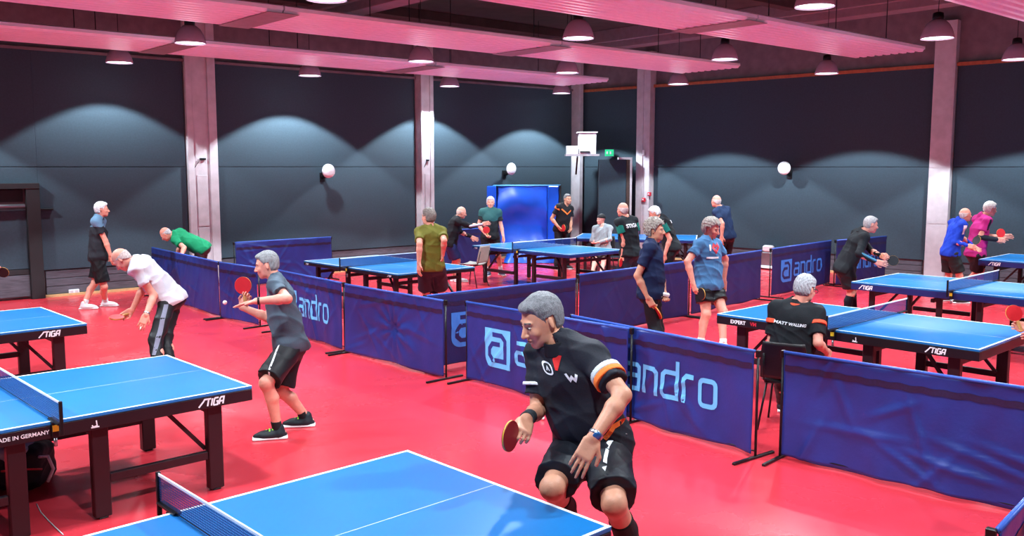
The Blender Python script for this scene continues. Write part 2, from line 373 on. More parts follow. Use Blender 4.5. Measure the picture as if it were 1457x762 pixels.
# radiant strips: long ribbed sheet panels hung under the roof
def strip(y0, y1, z, x0, x1, label):
    t = thing('ceiling_radiant_strip', label, 'ceiling panel', (x1, (y0 + y1) / 2, z), 0, 'ribbed radiant strips under the roof')
    n = 9; w = y1 - y0; segs = []
    seam = 4.95
    edges = [x1]
    while edges[-1] > x0: edges.append(edges[-1] - seam)
    for i in range(len(edges) - 1):
        a, b = edges[i + 1] + (0.02 if i < len(edges) - 2 else 0), edges[i]
        mb = MB(); pts = []
        for k in range(n):
            u0 = -w / 2 + w * k / n; u1 = -w / 2 + w * (k + 1) / n; g = w / n
            pts += [(u0 + g * 0.12, 0.0), (u0 + g * 0.3, -0.035), (u0 + g * 0.7, -0.035), (u0 + g * 0.88, 0.0)]
        pts = [(-w / 2, 0.05)] + [(-w / 2, 0)] + pts + [(w / 2, 0)] + [(w / 2, 0.05)]
        m = len(pts)
        v = [(xx - x1, p[0], p[1]) for xx in (a, b) for p in pts] + [(xx - x1, p[0], p[1] + 0.06 - p[1]) for xx in (a, b) for p in pts]
        fs = [(j, j + 1, m + j + 1, m + j) for j in range(m - 1)] + [(2 * m + j, 3 * m + j, 3 * m + j + 1, 2 * m + j + 1) for j in range(m - 1)]
        fs += [(m + j, m + j + 1, 3 * m + j + 1, 3 * m + j) for j in range(m - 1)] + [(j + 1, j, 2 * m + j, 2 * m + j + 1) for j in range(m - 1)]
        mb.add(v, fs); mb.build('ribbed_sheet', M_RAD, t)
        if i < len(edges) - 2:
            mb = MB(); mb.bbox(edges[i + 1] - x1 - 0.22, edges[i + 1] - x1 + 0.22, -w / 2 - 0.01, w / 2 + 0.01, -0.045, -0.037, 0.002); mb.build('joint_cover', M_BEAM, t)
    for hx in np.arange(-1.0, x0 - x1, -3.4):
        for sy in (-0.35, 0.35):
            mb = MB(); mb.tube([(hx, sy * w, 0.03), (hx, sy * w, 5.748 - z)], 0.008, 6); mb.build('hanger_wire', M_BLACK, t)
    return t
strip(14.65, 16.2, 4.36, -2.5, 15.7, 'ribbed radiant strip nearest the back wall')
strip(10.9, 12.4, 4.36, -2.5, 15.5, 'ribbed radiant strip across the middle of the ceiling')
strip(7.3, 8.6, 4.36, -2.5, 15.7, 'ribbed radiant strip ending nearest the camera at upper right')
strip(3.6, 5.0, 4.36, -2.5, 15.7, 'ribbed radiant strip out of view above the near tables')

# pendant lamps
LAMP_LABELS = ['left end lamp of the row along the back wall, above the bare wall', 'smoky dome lamp above the wide pillar at left', 'lamp cut by top edge of picture left of centre', 'second lamp from left along the back wall, left of white speaker',
 'dome lamp below the middle strip above the olive shirted man', 'small lamp right of the pillar on the back wall', 'lamp in front of the far corner above the blue mats', 'clear shaded lamp hanging left of the corner columns', 'larger clear shaded lamp below the nearest ribbed strip',
 'lamp below the tip of the nearest ribbed strip, left one', 'large lamp at top edge of picture above the nearest strip tip', 'lamp hanging in front of the right wall boards below the strip tip', 'lamp in front of the double pillar on the right wall', 'large clear shaded lamp near the right wall pillar', 'lamp cut by the right edge of the picture']
def lamp_proto():
    t = thing('pendant_lamp', 'proto', 'lamp', (0, 0, 0))
    mb = MB(); mb.lathe([(0.225, 0.0), (0.228, 0.012), (0.215, 0.07), (0.19, 0.14), (0.15, 0.21), (0.10, 0.255), (0.07, 0.27), (0.066, 0.262), (0.096, 0.245), (0.145, 0.2), (0.184, 0.135), (0.209, 0.07), (0.219, 0.01)], n=32)
    mb.build('lamp_shade', M_LAMPSH, t)
    mb = MB(); mb.lathe([(0.075, 0.26), (0.078, 0.30), (0.072, 0.36), (0.03, 0.375)], n=20, cap=True); mb.build('ballast_housing', M_BLACK, t)
    mb = MB(); mb.lathe([(0.0, 0.022), (0.12, 0.02), (0.213, 0.018), (0.213, 0.026), (0.0, 0.03)], n=32); mb.build('diffuser', M_EMIT, t)
    mb = MB(); mb.tube([(0, 0, 0.37), (0, 0, 5.748 - LAMP_Z)], 0.006, 6); mb.build('suspension_wire', M_BLACK, t)
    return t
lp = lamp_proto()
def lamp_at(x, y, label, first=False, off=False):
    t = lp if first else copy_tree(lp)
    t.location = (x, y, LAMP_Z); t['label'] = label; t['group'] = 'pendant lamps under the roof'
    l = bpy.data.lights.new('lamp_beam', 'SPOT'); l.energy = LAMP_W; l.color = LAMP_COL; l.spot_size = math.radians(SPOT_DEG); l.spot_blend = 0.10; l.shadow_soft_size = 0.09
    l.use_nodes = True; nt = l.node_tree; em = nt.nodes['Emission']                 # wide-throwing reflector: more light towards the beam's edge
    ge = nt.nodes.new('ShaderNodeNewGeometry'); sx = nt.nodes.new('ShaderNodeSeparateXYZ'); ab = nt.nodes.new('ShaderNodeMath'); ab.operation = 'ABSOLUTE'
    mr = nt.nodes.new('ShaderNodeMapRange'); mr.inputs[1].default_value = 0.55; mr.inputs[2].default_value = 0.95; mr.inputs[3].default_value = 3.0; mr.inputs[4].default_value = 1.0
    nt.links.new(ge.outputs['Incoming'], sx.inputs[0]); nt.links.new(sx.outputs[2], ab.inputs[0]); nt.links.new(ab.outputs[0], mr.inputs[0]); nt.links.new(mr.outputs[0], em.inputs['Strength'])
    o = bpy.data.objects.new('lamp_beam', l); link(o, t); o.location = (0, 0, -0.01)
    l = bpy.data.lights.new('lamp_spill', 'POINT'); l.energy = LEAK_W; l.color = (0.85, 0.9, 1.0); l.shadow_soft_size = 0.2
    o = bpy.data.objects.new('lamp_spill', l); link(o, t); o.location = (0, 0, -0.25)
for i, (x, y) in enumerate(LAMPS): lamp_at(x, y, LAMP_LABELS[i], i == 0)
for i, (x, y) in enumerate(LAMPS_OUT): lamp_at(x, y, 'pendant lamp of the same kind outside the picture')

# equipment gate / door at the left edge of the back wall
e = struct('door_1', 'black framed opening at the left end of the back wall')
mb = MB(); mb.bbox(2.0, 2.15, WY - 0.16, WY - 0.05, 0, 2.05, 0.005); mb.build('door_post', M_BLACKWOOD, e)
mb = MB(); mb.bbox(4.08, 4.3, WY - 0.16, WY - 0.05, 0, 2.05, 0.005); mb.build('door_post', M_BLACKWOOD, e)
mb = MB(); mb.bbox(2.0, 4.3, WY - 0.17, WY - 0.05, 1.98, 2.08, 0.005); mb.build('door_head', M_BLACKWOOD, e)
mb = MB(); mb.bbox(2.15, 4.08, WY - 0.08, WY - 0.01, 0.55, 1.6, 0.005); mb.build('door_panel', M_PANEL, e)
mb = MB(); mb.bbox(2.15, 4.08, WY - 0.085, WY - 0.01, 0.45, 0.54, 0.005); mb.build('door_rail', M_BLACKWOOD, e)
mb = MB(); mb.bbox(2.15, 4.08, WY - 0.08, WY - 0.01, 0.05, 0.44, 0.005); mb.build('door_panel', M_WAIN, e)
mb = MB(); mb.bbox(2.15, 4.05, WY - 0.05, WY - 0.01, 1.75, 1.97, 0.005); mb.build('dark_slot', M_DARK, e)
mb = MB(); mb.tube([(2.15, WY - 0.14, 1.68), (4.05, WY - 0.14, 1.68)], 0.035, 12); mb.build('push_bar', M_STEEL, e)
mb = MB(); mb.bbox(4.3, 4.52, WY - 0.13, WY - 0.072, 1.59, 1.62, 0.004); mb.build('door_latch', M_BLACK, e)

def back_wall_at(px, py, n=0.07):
    r = ray(px, py); t = (WY - n) / r.y; return CAMP + r * t
def right_wall_at(px, py, n=0.07):
    r = ray(px, py); P = RW0 + RWN * n; t = (P - CAMP).dot(RWN) / r.dot(RWN); return CAMP + r * t
# round white wall speakers
def wall_disc(p, nrm, label):
    t = thing('wall_speaker', label, 'speaker', tuple(p), math.atan2(nrm.y, nrm.x), 'round white wall speakers')
    mb = MB(); mb.lathe([(0.0, 0.0), (0.09, -0.01), (0.15, -0.03), (0.155, -0.06), (0.12, -0.09), (0.0, -0.1)], n=28)
    mb.v = [(v[2] + 0.34, v[0], v[1]) for v in mb.v]
    o = mb.build('speaker_shell', M_WHITE, t)
    mb = MB(); mb.tube([(0.0, 0, -0.14), (0.1, 0, -0.12), (0.25, 0, -0.03)], 0.05, 10); mb.build('bracket_arm', M_BLACK, t)
    mb = MB(); mb.bbox(0.0, 0.03, -0.06, 0.06, -0.24, -0.04, 0.004); mb.build('mounting_plate', M_BLACK, t)
wall_disc(back_wall_at(458, 243), Vector((0, -1, 0)), 'round white speaker on the back wall left of centre')
wall_disc(back_wall_at(717, 240), Vector((0, -1, 0)), 'round white speaker on the back wall above the blue mats')
wall_disc(right_wall_at(1124, 239), RWN, 'round white speaker on the right wall')
# corner shelf with white box and trays, exit sign, doorway
p = at_depth(826, 221, 24.2)
mb = MB(); mb.bbox(17.2, 18.35, 16.75, 17.25, 2.60, 2.64, 0.005)
t = thing('wall_shelf', 'high wall shelf in the far corner carrying a white box', 'shelf', (0, 0, 0))
mb = MB(); q0 = at_depth(805, 220, 23.6); q1 = at_depth(853, 220, 23.6); r_ = (q1 - q0).normalized(); nrm = Vector((r_.y, -r_.x, 0))
if nrm.dot(FWD) > 0: nrm = -nrm
def facebox(mb, q, wv, depth, z0, z1, off=0.0, mi=0):          # box spanning q..q+wv, going back by depth
    d = -nrm * depth; v = []
    for z in (z0, z1):
        for a in (q + nrm * off, q + wv + nrm * off, q + wv + d, q + d): v.append((a.x, a.y, z))
    mb.add(v, [(0, 3, 2, 1), (4, 5, 6, 7), (0, 1, 5, 4), (1, 2, 6, 5), (2, 3, 7, 6), (3, 0, 4, 7)], mi)
zt = q0.z
facebox(mb, q0, r_ * (q1 - q0).length, 0.5, zt - 0.03, zt + 0.02); mb.build('shelf_board', M_CONC, t)
mb = MB(); mb.beam(tuple(q0 + r_ * 0.3 + Vector((0, 0, -0.05))), tuple(q0 + r_ * 0.3 - nrm * 0.45 + Vector((0, 0, -0.5))), 0.04, 0.04); mb.build('shelf_bracket', M_BLACK, t)
t['base'] = 1
del t['base']
mb = MB(); facebox(mb, q0 + r_ * 0.02, r_ * 0.3, 0.35, zt + 0.021, zt + 0.23); o = mb.build('storage_tray', M_WHITE); tag(o, 'small white tray at the left end of the high corner shelf', 'tray')
t = thing('projector_box', 'upright white cabinet standing on the high corner shelf', 'box')
mb = MB(); facebox(mb, q0 + r_ * 0.34, r_ * 0.44, 0.4, zt + 0.021, zt + 0.56); mb.build('cabinet_body', M_WHITE, t)
mb = MB(); facebox(mb, q0 + r_ * 0.3, r_ * 0.52, 0.42, zt + 0.561, zt + 0.59, 0.02); mb.build('cabinet_lid', M_CONC, t)
mb = MB(); facebox(mb, q0 + r_ * 0.37, r_ * 0.25, 0.01, zt + 0.05, zt + 0.09, 0.01); mb.build('vent', M_DARK, t)
q = at_depth(861, 222, 23.5); q = Vector((q.x, q.y, 0)); zt2 = at_depth(861, 222, 23.5).z
t = thing('exit_sign', 'lit green exit sign above the corner doorway', 'sign')
mb = MB(); facebox(mb, q, r_ * 0.22, 0.06, zt2, zt2 + 0.17); mb.build('sign_box', M_EXIT, t)
mb = MB()
for a in (0.035, 0.12):
    facebox(mb, q + r_ * a, r_ * 0.035, 0.001, zt2 + 0.05, zt2 + 0.12, 0.004)
mb.build('pictogram', M_PRINT, t)
e = struct('door_2', 'boxed doorway with brown post in the far corner')
qd = at_depth(852, 300, 23.6); qd.z = 0; zd = at_depth(852, 227, 23.6).z
mb = MB(); facebox(mb, qd, r_ * (38 * 23.6 / 1290), 0.3, 0, zd); mb.build('door_leaf', M_PANEL, e)
mb = MB(); facebox(mb, qd + r_ * (38 * 23.6 / 1290 + 0.01), r_ * 0.09, 0.3, 0, zd, 0.02); mb.build('door_post', mat('dark_brown_wood', srgb(60, 40, 34), rough=0.6, noise=0.3, scale=20), e)
mb = MB(); facebox(mb, qd + r_ * (38 * 23.6 / 1290 + 0.1), r_ * 0.05, 0.3, 0, zd + 0.06, 0.04); mb.build('door_post', M_CONC, e)
mb = MB(); facebox(mb, qd + r_ * 0.5, r_ * 0.34, 0.25, zd + 0.005, zd + 0.06, 0.02); mb.build('door_head', M_CONC, e)
# alarm buttons on double pillar
for (px, py, lab) in ((916, 284, 'lower left red alarm button on the double pillar'), (924, 276, 'upper right red alarm button on the double pillar')):
    p = right_wall_at(px, py, 0.29); mb = MB(); mb.bbox(-0.05, 0.05, -0.03, 0.03, -0.05, 0.05, 0.01); o = mb.build('alarm_button', M_SIGNRED); o.location = p; o.rotation_euler = (0, 0, math.radians(96)); tag(o, lab, 'alarm')
    mb = MB(); mb.v = []; mb.tube([(0.0, 0.03, 0), (0.0, 0.045, 0)], 0.02, 12); mb.build('push_disc', M_WHITE, o)
p = right_wall_at(916, 217, 0.3); mb = MB(); mb.bbox(-0.03, 0.03, -0.03, 0.03, -0.07, 0.07, 0.01); o = mb.build('sensor_box', M_WHITE); o.location = p; tag(o, 'tiny white sensor high on the double pillar', 'sensor')
# socket on wainscot
p = back_wall_at(105, 415, 0.05)
t = thing('wall_socket', 'white double power socket on the boards by the walking man', 'socket', (p.x, WY - 0.046, p.z))
mb = MB(); mb.bbox(-0.09, 0.09, -0.035, 0, -0.05, 0.05, 0.006); mb.build('socket_plate', M_WHITE, t)
for sx in (-0.045, 0.045):
    mb = MB(); mb.bbox(sx - 0.028, sx + 0.028, -0.038, -0.0351, -0.03, 0.03, 0.001); mb.build('socket_face', M_CONC, t)
# small white cabinet against the right wall
p = right_wall_at(1093, 372, 0.35); p.z = 0
t = thing('floor_cabinet', 'small white and glass cabinet against the right wall behind the barriers', 'cabinet', tuple(p), math.radians(6))
mb = MB(); mb.bbox(-0.25, 0.25, -0.35, 0.35, 0.03, 0.09, 0.01); mb.build('plinth', M_WHITE, t)
mb = MB(); mb.bbox(-0.22, 0.22, -0.32, 0.32, 0.091, 0.4, 0.01); mb.build('cabinet_body', M_STEEL, t)
mb = MB(); mb.bbox(-0.23, -0.08, -0.2, 0.05, 0.41, 0.56, 0.03); mb.build('cup', M_WHITE, t)

# blue gym mats in far corner
p0 = at_depth(690, 340, 23.4); p1 = at_depth(797, 340, 23.4); p0.z = 0; p1.z = 0
t = thing('gym_mat_screen', 'tall bright blue vinyl mat screen standing near the far corner', 'gym mat', tuple(p0), math.atan2((p1 - p0).y, (p1 - p0).x))
Wm = (p1 - p0).length
def cloth_sheet(x0, x1, z0, z1, fn, nx=60, nz=36, th=0.02):
    v = []; f = []
    for side in (0, 1):
        for j in range(nz + 1):
            for i in range(nx + 1):
                x = x0 + (x1 - x0) * i / nx; z = z0 + (z1 - z0) * j / nz
                y = -fn(x, z) - (0 if side else th); v.append((x, y, z))
    N = (nx + 1) * (nz + 1)
    for j in range(nz):
        for i in range(nx):
            a = j * (nx + 1) + i; f.append((a, a + 1, a + nx + 2, a + nx + 1)); f.append((N + a, N + a + nx + 1, N + a + nx + 2, N + a + 1))
    for i in range(nx): f.append((i, N + i, N + i + 1, i + 1)); a = nz * (nx + 1) + i; f.append((a, a + 1, N + a + 1, N + a))
    for j in range(nz): a = j * (nx + 1); b = a + nx + 1; f.append((a, b, N + b, N + a)); a += nx; b += nx; f.append((a, N + a, N + b, b))
    return v, f
zt = 1.88
mb = MB(); mb.bbox(0.0, 0.3, -0.2, 0.05, 0, zt, 0.02); mb.build('side_mat', M_MAT, t)
v, f = cloth_sheet(0.32, Wm - 0.34, 0.4, zt, lambda x, z: 0.06 + 0.08 * math.sin(math.pi * 3.2 * (z / zt + 0.25 * ((x - 1) ** 2))) * math.exp(-((x - 0.95) ** 2) * 1.2) + 0.015 * math.sin(9 * x + 4 * z))
mb = MB(); mb.add(v, f, 0, True); mb.build('hanging_sheet', M_MAT, t)
mb = MB(); mb.bbox(Wm - 0.33, Wm - 0.04, -0.17, 0.05, 0, zt, 0.02); mb.build('side_mat', M_MAT, t)
mb = MB(); mb.bbox(Wm - 0.035, Wm + 0.01, -0.2, 0.05, 0, zt + 0.02, 0.01); mb.build('edge_strap', M_DARK, t)
mb = MB(); mb.bbox(0.3, 0.32, -0.1, 0.0, 0.2, zt, 0.004); mb.build('post', M_BLACK, t)
mb = MB(); mb.tube([(0, -0.05, zt + 0.01), (Wm, -0.05, zt + 0.01)], 0.02, 8); mb.build('top_rail', M_LOGO, t)
random.seed(3)
v = []; f = []; nx, ny = 50, 22
for j in range(ny + 1):
    for i in range(nx + 1):
        u = i / nx; w_ = j / ny
        edge = min(1, min(u, 1 - u) * 8) * min(1, min(w_, 1 - w_) * 5)
        z = edge * (0.30 + 0.16 * w_ + 0.05 * math.sin(u * 31 + w_ * 7) + 0.04 * math.sin(u * 17 - w_ * 13 + 1)) + 0.01
        v.append((0.1 + u * (Wm - 0.15), -1.15 + w_ * 0.95, z))
for j in range(ny):
    for i in range(nx): a = j * (nx + 1) + i; f.append((a, a + 1, a + nx + 2, a + nx + 1))
mb = MB(); mb.add(v, f, 0, True)
o = mb.build('crumpled_mat_cover', M_MAT); o.location = tuple(p0); o.rotation_euler = (0, 0, t.rotation_euler.z); o.location = tuple(p0 + (p1 - p0).normalized() * 0.42); o.scale = (0.8, 1, 1); tag(o, 'crumpled bright blue vinyl cover heaped on floor before the mats', 'mat cover')

# ================================================================== TABLES
def stiga(h):
    """slanted block lettering, height h, starting at x=0 (2-D verts, faces)"""
    P = []; x = 0
    P.append([(-0.55, 0), (0.1, 0.75), (0.25, 1), (0.95, 1)]); x = 0.55
    P.append([(0.35 + 0.5, 0.12), (0.35 + 0.1 + 0.5, 0.12)]) ; P.pop()
    P.append([(0.55, 0.98), (1.35, 0.98)]); P.append([(0.95, 0.95), (0.95, 0)])
    P.append([(1.6, 1), (1.6, 0)])
    P.append([(2.65, 0.98), (2.05, 0.98), (1.95, 0.85), (1.95, 0.15), (2.05, 0.02), (2.65, 0.02), (2.65, 0.5), (2.35, 0.5)])
    P.append([(2.95, 0), (2.95, 0.8), (3.1, 0.98), (3.6, 0.98), (3.6, 0)]); P.append([(2.95, 0.42), (3.6, 0.42)])
    P = [[((a + 0.25 * b) * h * 0.85, (b - 0.5) * h) for a, b in q] for q in P]
    return strokes(P, h * 0.23, step=h)
def front_print(verts2, faces, x, y, z, parent, m, name='lettering', flip=False):
    """lay 2-D artwork on a vertical plane facing -Y (or +Y when flipped)"""
    mb = MB()
    if not flip: mb.add([(x + a[0], y, z + a[1]) for a in verts2], faces)
    else: mb.add([(x - a[0], y, z + a[1]) for a in verts2], faces)
    return mb.build(name, m, parent)
LT, WT = 2.74, 1.525
def make_table(cx, cy, ang, label, apron, near_text, group=None, apron_z=0.075, net=True, style='solid'):
    p = W(cx, cy); t = thing('table_tennis_table', label, 'table', (p.x, p.y, 0), math.radians(ang) - YAW, 'blue table tennis tables')
    for s in (-1, 1):
        x0, x1 = (0.002, LT / 2) if s > 0 else (-LT / 2, -0.002)
        mb = MB(); mb.bbox(x0, x1, -WT / 2, WT / 2, 0.738, 0.760, 0.003); top = mb.build('table_top', M_TABLE, t)
        e = x1 if s > 0 else x0; i_ = x0 if s > 0 else x1
        a, b = sorted((i_, e)); zl = 0.7605
        mb = MB()
        def quad(xa, xb, ya, yb): mb.add([(xa, ya, zl), (xb, ya, zl), (xb, yb, zl), (xa, yb, zl)], [(0, 1, 2, 3)])
        quad(a, b, -WT / 2 + 0.001, -WT / 2 + 0.021); quad(a, b, WT / 2 - 0.021, WT / 2 - 0.001)
        if s > 0: quad(e - 0.021, e - 0.001, -WT / 2 + 0.021, WT / 2 - 0.021)
        else: quad(e + 0.001, e + 0.021, -WT / 2 + 0.021, WT / 2 - 0.021)
        mb.build('boundary_line', M_LINE, top)
        mb = MB(); xa, xb = (a, b - 0.021) if s > 0 else (a + 0.021, b)
        mb.add([(xa, -0.0015, zl), (xb, -0.0015, zl), (xb, 0.0015, zl), (xa, 0.0015, zl)], [(0, 1, 2, 3)]); mb.build('centre_line', M_LINE, top)
        # apron
        mb = MB(); az = 0.737 - apron_z
        mb.bbox(a, b, -WT / 2, -WT / 2 + 0.03, az, 0.737, 0.003); mb.bbox(a, b, WT / 2 - 0.03, WT / 2, az, 0.737, 0.003)
        if s > 0: mb.bbox(b - 0.03, b, -WT / 2 + 0.031, WT / 2 - 0.031, az, 0.737, 0.003)
        else: mb.bbox(a, a + 0.03, -WT / 2 + 0.031, WT / 2 - 0.031, az, 0.737, 0.003)
        mb.build('apron', apron, t)
        for yy in (-1, 1):
            lx = []
            for u in ((0.31 if s > 0 else 0.2), 1.12):
                mb = MB(); wx = 0.055 if style == 'solid' else 0.032
                mb.bbox(s * u - wx, s * u + wx, yy * 0.63 - 0.035, yy * 0.63 + 0.035, 0.012, 0.70, 0.006); lg = mb.build('leg', M_LEG, t)
                mb = MB(); mb.bbox(s * u - 0.03, s * u + 0.03, yy * 0.63 - 0.03, yy * 0.63 + 0.03, 0, 0.0115, 0.003); mb.build('leg_foot', M_BLKR, lg)
            mb = MB(); xa, xb = sorted((s * ((0.31 if s > 0 else 0.2) + 0.056), s * (1.12 - 0.056))); mb.bbox(xa, xb, yy * 0.63 - 0.022, yy * 0.63 + 0.022, 0.24, 0.30, 0.004); mb.build('stretcher', M_LEG, t)
            mb = MB(); mb.beam((s * 1.08, yy * 0.56, 0.30), (s * 0.75, yy * 0.50, 0.70), 0.03, 0.03); mb.build('brace', M_LEG, t)
        mb = MB(); mb.bbox(s * 0.31 - 0.025, s * 0.31 + 0.025, -0.59, 0.59, 0.56, 0.61, 0.004); mb.build('cross_bar', M_LEG, t)
        mb = MB(); mb.bbox(s * 1.13 - 0.025, s * 1.13 + 0.025, -0.59, 0.59, 0.56, 0.61, 0.004); mb.build('cross_bar', M_LEG, t)
    if net:
        n = thing('table_tennis_net', 'net and posts clamped across the ' + label, 'net', (p.x, p.y, 0), math.radians(ang) - YAW, 'table tennis nets')
        E_ = WT / 2 + 0.1525
        mb = MB(); nn = 24
        v = [(0.0, -E_ + 2 * E_ * i / nn, z) for z in (0.768, 0.90) for i in range(nn + 1)]
        mb.add(v, [(i, i + 1, nn + 2 + i, nn + 1 + i) for i in range(nn)]); mb.build('mesh', M_NET, n)
        mb = MB(); mb.bbox(-0.004, 0.004, -E_, E_, 0.898, 0.9125, 0.0015); mb.build('top_tape', M_TAPE, n)
        mb = MB(); mb.tube([(0, -E_, 0.766), (0, E_, 0.766)], 0.003, 6); mb.build('bottom_cord', M_APRON, n)
        for yy in (-1, 1):
            mb = MB(); mb.bbox(-0.011, 0.011, yy * E_ - 0.009, yy * E_ + 0.009, 0.70, 0.918, 0.003); po = mb.build('net_post', M_BLACK, n)
            mb = MB(); ya, yb = sorted((yy * (WT / 2 - 0.06), yy * (E_ - 0.01))); mb.bbox(-0.02, 0.02, ya, yb, 0.7615, 0.775, 0.003)
            ya, yb = sorted((yy * (WT / 2 + 0.004), yy * (WT / 2 + 0.03))); mb.bbox(-0.02, 0.02, ya, yb, 0.66, 0.7614, 0.003)
            cl = mb.build('net_clamp', M_BLACK, n)
            mb = MB(); ya, yb = sorted((yy * (WT / 2 + 0.031), yy * (WT / 2 + 0.034))); mb.box(-0.018, 0.018, ya, yb, 0.70, 0.74); mb.build('clamp_sticker', M_YEL, cl)
            mb = MB(); mb.tube([(0.0, yy * (WT / 2 + 0.015), 0.655), (0.0, yy * (WT / 2 + 0.015), 0.60)], 0.012, 8); mb.build('clamp_screw', M_STEEL, cl)
    # lettering on the aprons of the near long side
    az = 0.737 - apron_z / 2
    for (kind, x, sc) in near_text:
        y = -WT / 2 - 0.0012
        if kind == 'S':
            v, f = stiga(apron_z * 0.55 * sc); front_print(v, f, x, y, az, t, M_PRINT)
        elif kind == 'SE':        # on the end face at +x
            v, f = stiga(apron_z * 0.55 * sc); mb = MB(); mb.add([(LT / 2 + 0.0012, x + a[0], az + a[1]) for a in v], f); mb.build('lettering', M_PRINT, t)
        elif kind == 'SL':        # on the end face at -x (reads from outside)
            v, f = stiga(apron_z * 0.55 * sc); mb = MB(); mb.add([(-LT / 2 - 0.0012, x - a[0], az + a[1]) for a in v], f); mb.build('lettering', M_PRINT, t)
        elif kind == 'J':         # small swoosh emblem
            v, f = strokes([[(-0.02, -0.008), (-0.012, -0.02), (0.012, -0.016), (0.008, 0.02)], [(-0.026, -0.024), (0.026, -0.024)]], 0.008, 0.02); front_print(v, f, x, y, az, t, M_PRINT, 'emblem')
        else:
            if kind == 'EXPERT VM':
                v, f = text_verts('EXPERT', apron_z * 0.72 * sc, 0.0, 0.0015); front_print(v, f, x, y, az, t, M_PRINT)
                v, f = text_verts('VM', apron_z * 0.72 * sc, 0.0, 0.0015); front_print(v, f, x + 0.21 * sc, y, az, t, M_SIGNRED)
            else:
                v, f = text_verts(kind, apron_z * 0.42 * sc, 0.0, 0.0006); front_print(v, f, x, y, az, t, M_PRINT)
    return t
RA = 43.34; RB = RA - 90
make_table(-3.444, 6.189, RA, 'nearest table at left with a bag beneath', M_APRON, [('S', 0.98, 1.1), ('J', 0.25, 1.0), ('MADE IN GERMANY', -0.19, 1.0)], apron_z=0.085)
make_table(-1.07, 3.547, RA, 'front table at the bottom of the picture', M_APRON, [('S', -0.98, 1.0)], apron_z=0.085)
make_table(-5.917, 8.873, RA, 'table at the far left edge below the walking man', M_APRON, [('S', 0.93, 1.15)], apron_z=0.085)
make_table(3.756, 9.416, RB, 'table behind the seated scorer at right', M_APRON, [('EXPERT VM', -1.10, 0.9), ('J', 0.22, 0.9), ('S', 0.92, 1.05)], apron_z=0.085)
make_table(6.28, 12.217, RB, 'table in front of the player in black jacket', M_APRONB, [('S', -1.23, 1.1)], apron_z=0.085, style='thin')
make_table(9.673, 15.341, RB, 'table at far right beside the two doubles partners', M_APRONB, [('S', -1.18, 1.1)], apron_z=0.085, style='thin')
make_table(-2.096, 15.078, RB, 'table beside the man in the olive shirt', M_APRON, [('S', -1.3, 0.9), ('S', 1.1, 0.9)], apron_z=0.05, style='thin')
make_table(0.674, 18.169, RB, 'table before the tall blue mats', M_APRONB, [('S', -1.3, 1.0)], apron_z=0.05, style='thin')
make_table(2.9, 21.0, -12, 'farthest table near the corner doorway', M_APRONB, [], apron_z=0.05, style='thin')

# ================================================================== BARRIERS
BH = 0.89
def andro_art():
    """returns (icon square, icon letter, word strokes) in barrier coordinates"""
    w = 0.042; z0, z1 = 0.335, 0.555
    cl = []; P = []
    def word(px_, zz0, zz1): return None
    # a
    P.append([(0.85, z1), (0.975, z1), (1.0, z1 - 0.02), (1.0, z0), (0.86, z0), (0.84, z0 + 0.02), (0.84, z0 + 0.095), (0.86, z0 + 0.12), (1.0, z0 + 0.12)])
    # n
    P.append([(1.075, z0 - 0.02), (1.075, z1), (1.205, z1), (1.235, z1 - 0.03), (1.235, z0 - 0.02)])
    # d
    P.append([(1.475, z1 + 0.11), (1.475, z0), (1.335, z0), (1.31, z0 + 0.025), (1.31, z1 - 0.025), (1.335, z1), (1.475, z1)])
    # r
    P.append([(1.55, z0 - 0.02), (1.55, z1 - 0.03), (1.58, z1), (1.665, z1)])
    P.append(rrect(1.74, z0, 1.905, z1, 0.04)); cl.append(4)
    wordv = strokes(P, w, 0.03, cl)
    x0, x1, a, b = 0.34, 0.74, 0.235, 0.655
    ic = [[(0.46, b - 0.065), (0.60, b - 0.065), (0.655, b - 0.12), (0.655, a + 0.08), (0.47, a + 0.08), (0.415, a + 0.13), (0.415, a + 0.20), (0.46, a + 0.255), (0.575, a + 0.255)]]
    icon = strokes(ic, 0.05, 0.03)
    # square with the two lower-left / upper-right corners rounded, gridded so that it follows the cloth
    V = []; Fc = []; n = 14
    def clampc(x, z):
        return x, z
    for j in range(n + 1):
        for i in range(n + 1):
            z = a + (b - a) * j / n; x = x0 + (x1 - x0) * i / n
            r = 0.12; dx = (x0 + r) - x; dz = (a + r) - z
            if dx > 0 and dz > 0:
                L = math.hypot(dx, dz)
                m = max(dx, dz)
                if L > 1e-6: s = m / L; x = x0 + r - dx * s; z = a + r - dz * s
            V.append((x, z))
    for j in range(n):
        for i in range(n): k = j * (n + 1) + i; Fc.append((k, k + 1, k + n + 2, k + n + 1))
    return (V, Fc), icon, wordv
ART = andro_art()
